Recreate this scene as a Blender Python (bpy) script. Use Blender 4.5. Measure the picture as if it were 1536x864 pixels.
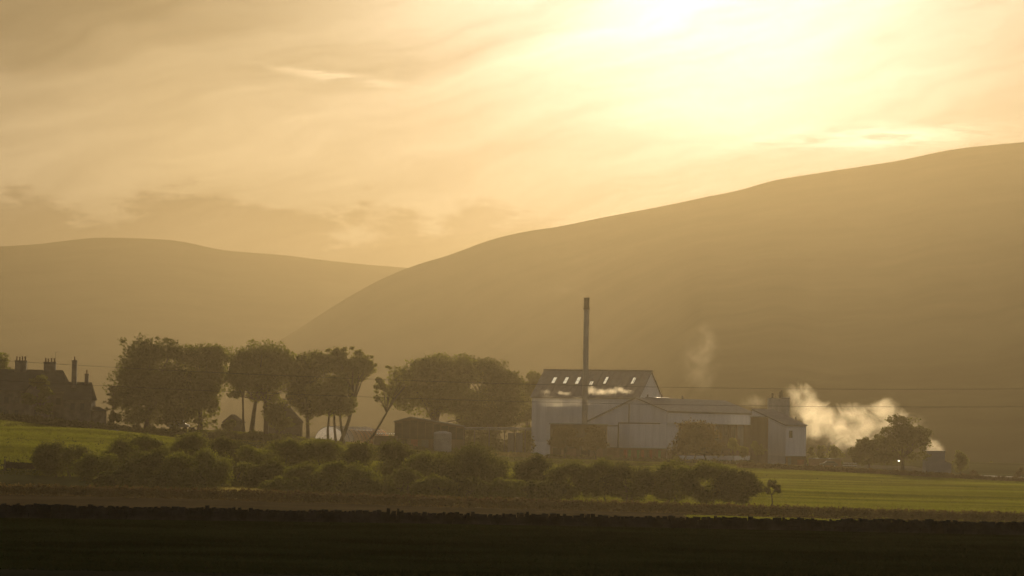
import bpy, bmesh, math, random
import numpy as np
from mathutils import Vector, Matrix

for o in list(bpy.data.objects):
    bpy.data.objects.remove(o)
SC = bpy.context.scene
COL = SC.collection
R = math.radians
random.seed(7)
rng = np.random.default_rng(11)

# ------------------------------------------------------------------ camera
F = 4700.0                      # focal length in photograph pixels (1536 wide)
CAMZ = 12.0
cam_data = bpy.data.cameras.new("camera")
cam_data.sensor_width = 36.0
cam_data.lens = 36.0 * F / 1536.0
cam_data.clip_start = 1.0
cam_data.clip_end = 30000.0
cam = bpy.data.objects.new("camera", cam_data)
COL.objects.link(cam)
CM = Matrix.Translation((0, 0, CAMZ)) @ Matrix.Rotation(R(90 + 2.53), 4, 'X') @ Matrix.Rotation(R(1.0), 4, 'Z')
cam.matrix_world = CM
SC.camera = cam
M3 = CM.to_3x3()


def P(px, py, D):
    """the point at depth D (metres along y) that the photograph shows at (px, py)"""
    d = M3 @ Vector(((px - 768) / F, -(py - 432) / F, -1))
    k = D / d.y
    return Vector((d.x * k, D, CAMZ + d.z * k))


# ------------------------------------------------------------------ sun, sky, exposure
SUN_PX, SUN_PY = 1085, -150
sd = (M3 @ Vector(((SUN_PX - 768) / F, -(SUN_PY - 432) / F, -1))).normalized()   # towards the sun
SUN_EL = math.asin(sd.z)
SUN_AZ = math.atan2(sd.x, sd.y)
sun_data = bpy.data.lights.new("sun", 'SUN')
sun_data.energy = 4.6
sun_data.angle = R(0.6)
sun_data.color = (1.0, 0.80, 0.50)
sun = bpy.data.objects.new("sun", sun_data)
COL.objects.link(sun)
sun.rotation_euler = (-sd).to_track_quat('-Z', 'Y').to_euler()
sun.location = (0, 0, 600)

SC.view_settings.view_transform = 'Standard'
SC.view_settings.look = 'None'
SC.view_settings.gamma = 1.0
SC.view_settings.exposure = 0.0
SC.render.engine = 'CYCLES'
cy = SC.cycles
cy.max_bounces = 5
cy.diffuse_bounces = 2
cy.glossy_bounces = 2
cy.transmission_bounces = 4
cy.transparent_max_bounces = 8
cy.volume_bounces = 0
cy.caustics_reflective = False
cy.caustics_refractive = False
cy.use_denoising = True
cy.volume_max_steps = 256


class NT:
    """short-hand for building node trees"""
    def __init__(s, tree):
        s.t = tree
        s.n = tree.nodes
        s.l = tree.links

    def node(s, typ, **kw):
        n = s.n.new(typ)
        for k, v in kw.items():
            setattr(n, k, v)
        return n

    def put(s, sock, v):
        if isinstance(v, bpy.types.NodeSocket):
            s.l.new(v, sock)
        elif v is not None:
            sock.default_value = v

    def m(s, op, a, b=None, c=None, clamp=False):
        n = s.node('ShaderNodeMath', operation=op, use_clamp=clamp)
        s.put(n.inputs[0], a)
        s.put(n.inputs[1], b)
        s.put(n.inputs[2], c)
        return n.outputs[0]

    def vm(s, op, a, b=None, scale=None):
        n = s.node('ShaderNodeVectorMath', operation=op)
        s.put(n.inputs[0], a)
        s.put(n.inputs[1], b)
        if scale is not None:
            s.put(n.inputs['Scale'], scale)
        return n.outputs['Value'] if op in ('LENGTH', 'DOT_PRODUCT', 'DISTANCE') else n.outputs[0]

    def xyz(s, x, y, z):
        n = s.node('ShaderNodeCombineXYZ')
        s.put(n.inputs[0], x); s.put(n.inputs[1], y); s.put(n.inputs[2], z)
        return n.outputs[0]

    def noise(s, vec, scale, detail=4, rough=.55, dist=0.0):
        n = s.node('ShaderNodeTexNoise')
        s.put(n.inputs['Vector'], vec)
        s.put(n.inputs['Scale'], scale)
        n.inputs['Detail'].default_value = detail
        n.inputs['Roughness'].default_value = rough
        n.inputs['Distortion'].default_value = dist
        return n.outputs['Fac']

    def ss(s, v, a, b, lo=0.0, hi=1.0):
        n = s.node('ShaderNodeMapRange', interpolation_type='SMOOTHSTEP')
        s.put(n.inputs['Value'], v)
        n.inputs['From Min'].default_value = a
        n.inputs['From Max'].default_value = b
        n.inputs['To Min'].default_value = lo
        n.inputs['To Max'].default_value = hi
        return n.outputs['Result']

    def mix(s, f, a, b):
        n = s.node('ShaderNodeMix', data_type='RGBA')
        s.put(n.inputs['Factor'], f)
        s.put(n.inputs[6], a if isinstance(a, bpy.types.NodeSocket) else (*a, 1)[:4])
        s.put(n.inputs[7], b if isinstance(b, bpy.types.NodeSocket) else (*b, 1)[:4])
        return n.outputs[2]

    def ramp(s, f, stops):
        n = s.node('ShaderNodeValToRGB')
        e = n.color_ramp.elements
        while len(e) < len(stops):
            e.new(0.5)
        for el, (p, c) in zip(e, stops):
            el.position = p
            el.color = (*c, 1)
        s.put(n.inputs[0], f)
        return n.outputs[0]


world = bpy.data.worlds.new("World")
SC.world = world
world.use_nodes = True
w = NT(world.node_tree)
w.n.clear()
wout = w.node('ShaderNodeOutputWorld')
skytex = w.node('ShaderNodeTexSky')
skytex.sky_type = 'NISHITA'
skytex.sun_disc = False
skytex.sun_elevation = SUN_EL
skytex.sun_rotation = SUN_AZ
skytex.air_density = 1.5
skytex.dust_density = 5.0
bg1 = w.node('ShaderNodeBackground')
bg1.inputs[1].default_value = 0.05
tc = w.node('ShaderNodeTexCoord')
dirv = w.vm('NORMALIZE', tc.outputs['Generated'])
sep = w.node('ShaderNodeSeparateXYZ')
w.put(sep.inputs[0], dirv)
dx, dy, dz = sep.outputs
az = w.m('MULTIPLY', w.m('ARCTAN2', dx, dy), 57.2958)
el = w.m('MULTIPLY', w.m('ARCSINE', dz), 57.2958)
cosT = w.vm('DOT_PRODUCT', dirv, tuple(sd))
theta = w.m('MULTIPLY', w.m('ARCCOSINE', w.m('MINIMUM', cosT, 1.0)), 57.2958)
# streak coordinates: the high cloud is drawn out and climbs to the right
uu = w.m('ADD', w.m('MULTIPLY', az, .97), w.m('MULTIPLY', el, .24))
vv = w.m('SUBTRACT', w.m('MULTIPLY', el, .97), w.m('MULTIPLY', az, .24))
warp = w.noise(w.xyz(w.m('MULTIPLY', az, .20), w.m('MULTIPLY', el, .45), 3.1), 1.0, 3)
v2 = w.m('ADD', vv, w.m('MULTIPLY', w.m('SUBTRACT', warp, .5), 1.7))
st1 = w.noise(w.xyz(w.m('MULTIPLY', uu, .065), w.m('MULTIPLY', v2, .60), 0.0), 1.0, 5, .55)
st2 = w.noise(w.xyz(w.m('MULTIPLY', uu, .22), w.m('MULTIPLY', v2, 2.0), 7.0), 1.0, 6, .62)
streak = w.m('ADD', w.m('MULTIPLY', w.m('SUBTRACT', st1, .5), 2.3), w.m('MULTIPLY', w.m('SUBTRACT', st2, .5), .8))
# glow of the sun behind the high cloud
g1 = w.m('EXPONENT', w.m('MULTIPLY', w.m('POWER', w.m('DIVIDE', theta, 3.7), 1.8), -1.0))
g2 = w.m('EXPONENT', w.m('MULTIPLY', w.m('POWER', w.m('DIVIDE', theta, 20.0), 2.0), -1.0))
g3 = w.m('EXPONENT', w.m('DIVIDE', theta, -50.0))
glow = w.m('ADD', w.m('ADD', w.m('MULTIPLY', g1, 1.65), w.m('MULTIPLY', g2, .27)), w.m('ADD', w.m('MULTIPLY', g3, 0.18), .17))
# low bank of cumulus above the left hill, thinning to the right
bn = w.noise(w.xyz(w.m('MULTIPLY', az, .42), w.m('MULTIPLY', el, 1.0), 12.0), 1.0, 6, .6)
bn2 = w.noise(w.xyz(w.m('MULTIPLY', az, .9), w.m('MULTIPLY', el, 3.2), 22.0), 1.0, 5, .6)
bank_h = w.m('ADD', w.m('ADD', 4.0, w.m('MULTIPLY', w.m('SUBTRACT', bn, .5), 3.2)), w.m('MULTIPLY', w.m('SUBTRACT', bn2, .5), 1.2))
bank = w.m('MULTIPLY', w.ss(w.m('SUBTRACT', bank_h, el), -.12, .35), w.m('MULTIPLY', w.ss(az, 4.0, -3.0), w.ss(az, -50.0, -25.0)))
# the bright wisp just above the right ridge
wn = w.noise(w.xyz(w.m('MULTIPLY', az, .9), w.m('MULTIPLY', el, 7.0), 31.0), 1.0, 6, .65, .6)
wa = w.m('DIVIDE', w.m('SUBTRACT', az, 6.7), 1.7)
we = w.m('DIVIDE', w.m('SUBTRACT', w.m('SUBTRACT', el, w.m('MULTIPLY', w.m('SUBTRACT', az, 6.7), .05)), 5.37), .20)
wm = w.m('EXPONENT', w.m('MULTIPLY', w.m('ADD', w.m('MULTIPLY', wa, wa), w.m('MULTIPLY', we, we)), -1.0))
wisp = w.m('MULTIPLY', w.ss(wn, .32, .62), wm)
wa2 = w.m('DIVIDE', w.m('SUBTRACT', az, -3.3), 1.1)
we2 = w.m('DIVIDE', w.m('SUBTRACT', w.m('ADD', el, w.m('MULTIPLY', w.m('SUBTRACT', az, -3.3), .12)), 6.32), .09)
wm2 = w.m('EXPONENT', w.m('MULTIPLY', w.m('ADD', w.m('MULTIPLY', wa2, wa2), w.m('MULTIPLY', we2, we2)), -1.0))
wisp = w.m('ADD', wisp, w.m('MULTIPLY', w.m('MULTIPLY', w.ss(wn, .35, .6), wm2), .7))
amp = w.m('MULTIPLY', w.m('ADD', 1.0, w.m('MULTIPLY', streak, .80)), w.m('SUBTRACT', 1.0, w.m('MULTIPLY', bank, .55)))
# a thick dull sheet of cloud high on the left
veil = w.m('MULTIPLY', w.ss(w.m('ADD', el, w.m('MULTIPLY', w.m('SUBTRACT', warp, .5), 3.0)), 4.8, 7.4), w.m('MULTIPLY', w.ss(az, 1.0, -8.5), w.m('MULTIPLY', w.ss(az, -50.0, -25.0), w.ss(el, 40.0, 20.0))))
amp = w.m('MULTIPLY', amp, w.m('SUBTRACT', 1.0, w.m('MULTIPLY', veil, .62)))
amp = w.m('MAXIMUM', w.m('ADD', amp, w.m('MULTIPLY', wisp, 1.1)), .05)
lum = w.m('MULTIPLY', glow, amp)
tint = w.ramp(w.m('DIVIDE', theta, 40.0), [(0.0, (1.0, .98, .94)), (.08, (1.0, .95, .86)), (.17, (1.0, .91, .70)), (.27, (1.0, .83, .54)), (.5, (1.0, .79, .54)), (1.0, (.84, .82, .82))])
tint = w.mix(w.m('MULTIPLY', bank, .5), tint, (1.0, .74, .52))
# the clear sky shows only thinly through the cloud sheet
thru = w.m('MULTIPLY', amp, .085)
w.put(bg1.inputs[0], w.vm('MULTIPLY', skytex.outputs[0], w.xyz(thru, w.m('MULTIPLY', thru, .98), w.m('MULTIPLY', thru, 1.15))))
bg2 = w.node('ShaderNodeBackground')
w.put(bg2.inputs[0], tint)
w.put(bg2.inputs[1], lum)
addw = w.node('ShaderNodeAddShader')
w.l.new(bg1.outputs[0], addw.inputs[0])
w.l.new(bg2.outputs[0], addw.inputs[1])
w.l.new(addw.outputs[0], wout.inputs['Surface'])
world.cycles.sampling_method = 'MANUAL'
world.cycles.sample_map_resolution = 1024


# ------------------------------------------------------------------ materials
def mat(name, col, rough=.8, var=.18, scale=.6, metal=0.0, spec=.3, bump=0.0, trans=None, coat=0, stretch=(1, 1, 1), sheen=0):
    m = bpy.data.materials.new(name)
    m.use_nodes = True
    t = NT(m.node_tree)
    b = t.n['Principled BSDF']
    c = t.node('ShaderNodeTexCoord')
    mp = t.node('ShaderNodeMapping')
    mp.inputs['Scale'].default_value = stretch
    t.l.new(c.outputs['Object'], mp.inputs[0])
    n1 = t.noise(mp.outputs[0], scale, 6, .6)
    lo = tuple(x * (1 - var) for x in col)
    hi = tuple(min(1, x * (1 + var)) for x in col)
    cc = t.mix(t.ss(n1, .3, .7), lo, hi)
    t.put(b.inputs['Base Color'], cc)
    b.inputs['Roughness'].default_value = rough
    b.inputs['Metallic'].default_value = metal
    b.inputs['Specular IOR Level'].default_value = spec
    if coat:
        b.inputs['Coat Weight'].default_value = coat
    if bump:
        bn_ = t.node('ShaderNodeBump')
        bn_.inputs['Strength'].default_value = 1.0
        bn_.inputs['Distance'].default_value = bump
        t.put(bn_.inputs['Height'], t.noise(mp.outputs[0], scale * 6, 4))
        t.l.new(bn_.outputs[0], b.inputs['Normal'])
    if trans:
        tr = t.node('ShaderNodeBsdfTranslucent')
        lo = tuple(x * (1 - var) for x in trans[0])
        hi = tuple(x * (1 + var) for x in trans[0])
        t.put(tr.inputs['Color'], t.mix(t.ss(n1, .3, .7), lo, hi))
        mx = t.node('ShaderNodeMixShader')
        mx.inputs[0].default_value = trans[1]
        t.l.new(b.outputs[0], mx.inputs[1])
        t.l.new(tr.outputs[0], mx.inputs[2])
        t.l.new(mx.outputs[0], t.n['Material Output'].inputs['Surface'])
    return m


LEAF_T = (.23, .235, .03)
M = {
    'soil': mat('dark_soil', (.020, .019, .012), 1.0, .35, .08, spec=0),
    'pasture': mat('pasture_ground', (.050, .052, .020), 1.0, .3, .03, spec=0),
    'fallow': mat('brown_fallow', (.050, .034, .018), 1.0, .3, .05, spec=0),
    'hill': mat('heather_hill', (.055, .050, .028), 1.0, .35, .004, spec=0),
    'grass': mat('grass_blades', (.07, .085, .02), .8, .48, .035, spec=.1, trans=((.165, .168, .014), .62), stretch=(.5, 1.6, 1)),  # random tone, widened and stretched to paint shadow bands on the fields
    'straw': mat('straw_grass', (.13, .11, .045), .8, .25, .3, spec=.1, trans=((.42, .34, .09), .55)),
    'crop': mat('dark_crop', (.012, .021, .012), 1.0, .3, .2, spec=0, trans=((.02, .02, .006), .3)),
    'leaf': mat('leaves', (.050, .060, .020), .7, .3, .15, spec=.15, trans=(LEAF_T, .5)),
    'leaf_dark': mat('dark_leaves', (.034, .040, .015), .7, .3, .15, spec=.15, trans=((.15, .15, .022), .45)),
    'leaf_light': mat('light_leaves', (.060, .070, .022), .7, .3, .15, spec=.15, trans=((.30, .28, .05), .55)),
    'leaf_brown': mat('bronze_leaves', (.070, .045, .020), .7, .3, .15, spec=.15, trans=((.16, .10, .025), .4)),
    'bark': mat('bark', (.055, .042, .030), .9, .3, 1.0),
    'stone': mat('wall_stone', (.022, .023, .023), 1.0, .4, 1.2, bump=.02, spec=0),
    'housestone': mat('house_stone', (.16, .13, .10), .9, .3, .8, bump=.03),
    'slate': mat('roof_slate', (.045, .043, .043), 1.0, .25, .5, stretch=(1, 1, 3), spec=0),
    'white': mat('white_cladding', (.78, .78, .79), .6, .07, .25, stretch=(3, 3, .3)),
    'white2': mat('pale_cladding', (.66, .67, .70), .6, .07, .25, stretch=(3, 3, .3)),
    'seam': mat('dark_trim', (.10, .10, .10), .6, .1, 1),
    'roofgrey': mat('grey_sheet_roof', (.15, .155, .17), .95, spec=.05, var=.12, scale=.3, stretch=(3, 3, .5)),# .12, .3, stretch=(3, 3, .5)),
    'brown': mat('brown_cladding', (.105, .075, .050), .8, .2, .3, stretch=(2, 2, .4)),
    'brick': mat('brown_brick', (.14, .085, .055), .9, .2, .8),
    'darkopen': mat('dark_opening', (.02, .018, .015), .9, .1, 1),
    'steel': mat('weathered_steel', (.30, .31, .31), .45, .15, .4, metal=.4),
    'steeldark': mat('sooty_steel', (.07, .06, .055), .7, .2, .4),
    'shiny': mat('glossy_metal', (.35, .34, .33), .25, .1, .4, metal=.6),
    'poly': mat('polythene', (.80, .80, .78), .18, .05, .5, trans=((.92, .84, .74), .82)),
    'red': mat('rust_red_paint', (.22, .07, .04), .7, .2, 1),
    'green': mat('green_paint', (.08, .13, .05), .7, .2, 1),
    'yellow': mat('dull_yellow_paint', (.30, .24, .05), .7, .2, 1),
    'wire': mat('black_cable', (.02, .02, .02), .7, .1, 1),
    'wood': mat('weathered_wood', (.10, .08, .055), .9, .25, 1.5),
    'pot': mat('clay_pot', (.20, .11, .06), .85, .2, 1),
    'glass': mat('window_glass', (.03, .035, .04), .12, .1, 1, spec=.6),
    'carpaint': mat('silver_paint', (.45, .45, .46), .25, .03, 1, metal=.5, coat=.6),
    'rubber': mat('tyre_rubber', (.02, .02, .02), .8, .1, 1),
    'feather': mat('black_feathers', (.02, .02, .02), .6, .1, 1),
    'track': mat('pale_track', (.26, .24, .20), .95, .15, .2),
    'yard': mat('concrete_yard', (.07, .065, .05), 1.0, .2, .15, spec=0),
}


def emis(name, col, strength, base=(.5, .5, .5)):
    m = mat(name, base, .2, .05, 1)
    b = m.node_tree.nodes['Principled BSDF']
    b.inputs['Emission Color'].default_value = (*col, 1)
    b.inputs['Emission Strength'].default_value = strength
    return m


M['lit'] = emis('skylight_glare_glow', (1.0, .86, .55), .55)  # emission stands in for daylight glare on panes and glints on casks
M['lamp'] = emis('lit_lamp_glass', (1.0, .92, .7), 9.0)


# ------------------------------------------------------------------ object helpers
def wloc(o):
    v = Vector((0, 0, 0))
    while o is not None:
        v += o.location
        o = o.parent
    return v


def props(o, label=None, cat=None, group=None, kind=None):
    if label: o['label'] = label
    if cat: o['category'] = cat
    if group: o['group'] = group
    if kind: o['kind'] = kind
    return o


def thing(name, label, cat, loc, group=None):
    o = bpy.data.objects.new(name, None)
    o.empty_display_size = .5
    COL.objects.link(o)
    o.location = loc
    return props(o, label, cat, group)


def link(name, me, material, parent=None):
    o = bpy.data.objects.new(name, me)
    if material is not None and not me.materials:
        me.materials.append(material)
    COL.objects.link(o)
    o.parent = parent
    return o


def arrmesh(name, V, Fc, nper, material, parent=None, smooth=False):
    """V (n,3) world coordinates, Fc (m,nper) indices -> object"""
    V = np.asarray(V, dtype=np.float32)
    if parent is not None:
        V = V - np.array(wloc(parent), dtype=np.float32)
    Fc = np.asarray(Fc, dtype=np.int32).reshape(-1, nper)
    me = bpy.data.meshes.new(name)
    me.vertices.add(len(V)); me.vertices.foreach_set('co', V.ravel())
    me.loops.add(Fc.size); me.loops.foreach_set('vertex_index', Fc.ravel())
    me.polygons.add(len(Fc))
    me.polygons.foreach_set('loop_start', np.arange(0, Fc.size, nper, dtype=np.int32))
    me.polygons.foreach_set('loop_total', np.full(len(Fc), nper, dtype=np.int32))
    if smooth:
        me.polygons.foreach_set('use_smooth', np.ones(len(Fc), dtype=bool))
    me.update(calc_edges=True)
    return link(name, me, material, parent)


class MB:
    def __init__(s):
        s.v = []
        s.f = []

    def add(s, vs, fs):
        b = len(s.v)
        s.v += [Vector(v) for v in vs]
        s.f += [tuple(b + i for i in f) for f in fs]
        return s

    def hexa(s, a, b):
        """two matching 4-point loops (bottom, top)"""
        return s.add(list(a) + list(b), [(3, 2, 1, 0), (4, 5, 6, 7), (0, 1, 5, 4), (1, 2, 6, 5), (2, 3, 7, 6), (3, 0, 4, 7)])

    def box(s, c, size, yaw=0.0):
        c = Vector(c)
        e = Vector((math.cos(yaw), math.sin(yaw), 0)); n = Vector((-math.sin(yaw), math.cos(yaw), 0))
        hx, hy, hz = size[0] / 2, size[1] / 2, size[2] / 2
        lo = [c + e * i * hx + n * j * hy - Vector((0, 0, hz)) for i, j in ((-1, -1), (1, -1), (1, 1), (-1, 1))]
        hi = [p + Vector((0, 0, 2 * hz)) for p in lo]
        return s.hexa(lo, hi)

    def tube(s, pts, rads, n=8, caps=True):
        pts = [Vector(p) for p in pts]
        b = len(s.v)
        for i, p in enumerate(pts):
            t = (pts[min(i + 1, len(pts) - 1)] - pts[max(i - 1, 0)]).normalized()
            a = t.cross(Vector((0, 1, 0.01)) if abs(t.y) < .9 else Vector((1, 0, 0))).normalized()
            c = t.cross(a)
            for k in range(n):
                q = 2 * math.pi * k / n
                s.v.append(p + (a * math.cos(q) + c * math.sin(q)) * rads[i])
        for i in range(len(pts) - 1):
            for k in range(n):
                k2 = (k + 1) % n
                s.f.append((b + i * n + k, b + i * n + k2, b + (i + 1) * n + k2, b + (i + 1) * n + k))
        if caps:
            s.f.append(tuple(b + k for k in range(n))[::-1])
            s.f.append(tuple(b + (len(pts) - 1) * n + k for k in range(n)))
        return s

    def build(s, name, material, parent=None, smooth=False, origin=None):
        off = wloc(parent) if parent is not None else (Vector(origin) if origin is not None else Vector((0, 0, 0)))
        me = bpy.data.meshes.new(name)
        me.from_pydata([tuple(v - off) for v in s.v], [], s.f)
        bm = bmesh.new(); bm.from_mesh(me)
        bmesh.ops.recalc_face_normals(bm, faces=bm.faces)
        bm.to_mesh(me); bm.free()
        if smooth:
            for p in me.polygons: p.use_smooth = True
        o = link(name, me, material, parent)
        if parent is None and origin is not None:
            o.location = origin
        return o


# ------------------------------------------------------------------ terrain
def ND(D):
    """paced-out distance of the near things (metres)"""
    return float(np.interp(D, [0, 120, 209, 440, 520, 560, 600, 640, 5000], [0, 66, 125, 345, 430, 490, 560, 640, 5000]))


ANCH = []


def anc(x, D, z):
    ANCH.append((x, D, z))


def ancp(px, py, D):
    p = P(px, py, ND(D))
    ANCH.append((p.x, p.y, p.z))


for x in (-260, -140, -60, 0, 60, 140, 260):
    anc(x, 0, CAMZ - 1.70)
    anc(x, 30, CAMZ - 2.0)
    anc(x, 66, CAMZ - 2.75)
    anc(x, 90, CAMZ - 3.05)
    anc(x, 108, CAMZ - 3.38)
    anc(x, 116, CAMZ - 3.80)
    anc(x, 126, CAMZ - 4.60)
    anc(x, 150, CAMZ - 5.6)
    anc(x, 200, CAMZ - 7.4)
    anc(x, 270, CAMZ - 8.9)
for px, py, D in [(-700, 731, 440), (0, 742, 440), (400, 752, 440), (768, 764, 440), (1100, 773, 440), (1400, 783, 440), (2200, 797, 440),
                  (-400, 700, 500), (0, 712, 505), (100, 713, 505), (240, 735, 485), (400, 745, 480), (600, 750, 480), (850, 752, 480), (1120, 757, 480), (1400, 764, 480), (2200, 778, 480),
                  (1300, 737, 550), (1536, 742, 550), (1536, 725, 640), (1300, 712, 640), (1150, 705, 640), (1000, 702, 640), (2200, 738, 640),
                  (0, 681, 528), (100, 685, 525), (0, 643, 578), (150, 643, 582), (-500, 632, 580), (70, 639, 615), (0, 630, 665), (150, 632, 665), (-500, 622, 680),
                  (190, 646, 680), (300, 645, 690), (400, 651, 695), (480, 659, 700), (600, 674, 715), (700, 681, 715),
                  (190, 663, 655), (300, 666, 655), (450, 680, 650), (600, 694, 650), (220, 690, 605), (330, 692, 605), (450, 700, 590), (760, 699, 640), (870, 700, 640),
                  (800, 690, 740), (960, 692, 740), (1100, 696, 745), (1211, 700, 745), (1300, 703, 720), (1420, 714, 700), (1480, 717, 714), (1536, 719, 712), (1640, 722, 712), (2200, 735, 720)]:
    ancp(px, py, D)
for x in (-500, -250, -100, 0, 120, 250, 500):
    anc(x, 850, CAMZ - 7.0 + (-x) * .006)
    anc(x, 1000, CAMZ - 8.5)
    anc(x, 1300, CAMZ - 6.5)
AN = np.array(ANCH, dtype=float)
_sx, _sy = 1 / 60.0, 1 / 60.0
_U = np.stack([AN[:, 0] * _sx, AN[:, 1] * _sy], 1)
_d = np.sqrt(((_U[:, None] - _U[None]) ** 2).sum(-1) + .15)
_n = len(AN)
_A = np.zeros((_n + 3, _n + 3))
_A[:_n, :_n] = -_d + np.eye(_n) * .02
_A[:_n, _n] = 1; _A[:_n, _n + 1:] = _U
_A[_n, :_n] = 1; _A[_n + 1:, :_n] = _U.T
_W = np.linalg.solve(_A, np.concatenate([AN[:, 2], np.zeros(3)]))


def T(x, y):
    x = np.asarray(x, dtype=float); y = np.asarray(y, dtype=float)
    sh = x.shape
    xc = np.clip(x.ravel(), -520, 520); yc = np.clip(y.ravel(), -20, 1300)
    out = np.empty(len(xc))
    for i in range(0, len(xc), 20000):
        u = np.stack([xc[i:i + 20000] * _sx, yc[i:i + 20000] * _sy], 1)
        d = np.sqrt(((u[:, None] - _U[None]) ** 2).sum(-1) + .15)
        out[i:i + 20000] = -d @ _W[:_n] + _W[_n] + u @ _W[_n + 1:]
    return out.reshape(sh)


def Tz(x, y):
    return float(T(np.array([x]), np.array([y]))[0])


def G(px, D):
    """ground point under photograph column px at depth D"""
    py = 700
    for _ in range(3):
        p = P(px, py, D)
        z = Tz(p.x, D)
        py += (p.z - z) / D * F
    return Vector((p.x, D, z))


def ground_sheet(name, xs, ys, m, lift=0.0, zf=None):
    X, Y = np.meshgrid(xs, ys)
    Z = T(X, Y) + lift
    if zf is not None:
        Z = Z + zf(X, Y)
    V = np.stack([X, Y, Z], -1).reshape(-1, 3)
    nx, ny = len(xs), len(ys)
    i = np.arange((ny - 1) * (nx - 1))
    a = (i // (nx - 1)) * nx + i % (nx - 1)
    Fc = np.stack([a, a + 1, a + 1 + nx, a + nx], 1)
    o = arrmesh(name, V, Fc, 4, m, smooth=True)
    return props(o, kind='structure')


xs = np.concatenate([np.linspace(-3300, -500, 12)[:-1], np.linspace(-500, 500, 126), np.linspace(500, 3300, 12)[1:]])
WALLY = 125.0



xf = np.concatenate([np.linspace(-3300, -80, 14)[:-1], np.linspace(-80, 80, 81), np.linspace(80, 3300, 14)[1:]])
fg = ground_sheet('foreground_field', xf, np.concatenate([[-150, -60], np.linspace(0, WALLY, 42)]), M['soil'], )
props(fg, 'dark ploughed field in the foreground, in front of the stone wall')
gd = ground_sheet('ground', xs, np.concatenate([np.linspace(WALLY, 900, 150), np.linspace(900, 1400, 21)[1:], np.linspace(1400, 5600, 20)[1:]]), M['pasture'])
props(gd, 'rolling pasture running from the stone wall to the hills')

fs = ground_sheet('fallow_strip', np.linspace(-120, 120, 61), np.linspace(128, 366, 60), M['fallow'], .03)
props(fs, 'strip of dull brown fallow ground between the stone wall and the brown hedge')
# concrete yard round the distillery
p0, p1 = G(790, 715), G(1440, 715)
yd = ground_sheet('yard', np.linspace(p0.x, p1.x, 60), np.linspace(712, 800, 24), M['yard'], .03)
props(yd, 'concrete yard round the white factory')
p0, p1 = G(1478, 712), G(1700, 712)
tk = ground_sheet('track', np.linspace(p0.x, p1.x, 24), np.linspace(704, 722, 6), M['track'], .35)
props(tk, 'pale track at the far right beyond the bright field')


# ------------------------------------------------------------------ hills
def hill(name, prof, r0, rr, zb, label, az0, az1, back, seed, pw, foot=0):
    rs = np.random.default_rng(seed)
    A = np.linspace(az0, az1, 260)
    pts = []
    for px, py in prof:
        p = P(px, py, rr)
        pts.append((math.atan2(p.x, p.y), (p.z - CAMZ) / math.hypot(p.x, p.y)))
    pts.sort()
    pa = np.array([a for a, _ in pts]); pt = np.array([b for _, b in pts])
    tan = np.interp(A, pa, pt)
    ker = np.exp(-np.linspace(-2, 2, 7) ** 2); ker /= ker.sum()
    tan = np.convolve(np.pad(tan, 3, mode='edge'), ker, mode='valid')
    tan += .00009 * np.convolve(rs.normal(size=len(A) + 4), np.ones(5) / 5, mode='valid')
    ts = np.concatenate([np.linspace(0, 1, 46), 1 + np.linspace(.03, 1, 14)])
    ph = rs.uniform(0, 6, 8)
    V = []
    for i, a in enumerate(A):
        for t in ts:
            H = tan[i] * rr + CAMZ
            if t <= 1:
                rf0 = r0 + foot * float(np.interp(math.degrees(a), [-6.5, -1.5, 3.5], [1, .85, 0]))
                r = rf0 + (rr - rf0) * t
                s = (t ** pw) * (1 - .12 * math.sin(math.pi * t) * math.sin(a * 21 + ph[0]) * .6)
                g = math.sin(a * 60 + ph[1] + 2.0 * t) + .6 * math.sin(a * 137 + ph[2] - 3 * t) + .4 * math.sin(a * 251 + ph[3] + 5 * t)
                z = zb + (H - zb) * s + g * 3.0 * math.sin(math.pi * min(1, t * 1.0)) * (1 - t)
            else:
                r = rr + back * (t - 1)
                z = H - (H - zb) * ((t - 1) ** 1.2)
            V.append((r * math.sin(a), r * math.cos(a), z))
    n = len(ts)
    i = np.arange((len(A) - 1) * (n - 1))
    b = (i // (n - 1)) * n + i % (n - 1)
    Fc = np.stack([b, b + 1, b + 1 + n, b + n], 1)
    o = arrmesh(name, V, Fc, 4, M['hill'], smooth=True)
    return props(o, label, kind='structure')


right_prof = [(150, 640), (250, 600), (330, 560), (380, 533), (420, 510), (440, 499), (480, 472), (520, 447), (560, 424), (610, 402), (640, 392), (680, 381), (700, 373), (720, 364), (760, 353), (790, 347), (840, 340), (880, 331), (930, 321), (1000, 308),
              (1050, 297), (1080, 291), (1110, 286), (1130, 279), (1160, 270), (1200, 264), (1250, 256), (1340, 243), (1380, 234), (1420, 225), (1460, 220), (1500, 216), (1536, 213), (1700, 208), (2000, 225), (2600, 330), (3600, 560), (4400, 640)]
left_prof = [(-3600, 560), (-2200, 420), (-1200, 350), (-600, 340), (-200, 362), (0, 371), (25, 368), (60, 367), (80, 364), (110, 359), (140, 356.5), (180, 356), (230, 358.5), (262, 359), (280, 363), (300, 368), (322, 374), (350, 377.5), (410, 381), (440, 384),
             (480, 389.5), (520, 394), (570, 399), (615, 402), (700, 410), (900, 430), (1300, 480), (1800, 560), (2400, 620)]
hill('hill', right_prof, 870, 3000, -1.0, 'long hazy hillside rising to the right behind the factory', R(-7.5), R(38), 900, 3, 1.12, 1500)
hill('hill', left_prof, 2400, 4300, 2.0, 'lower round-topped hazy hill on the left skyline', R(-42), R(19), 900, 5, 1.15)


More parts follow.
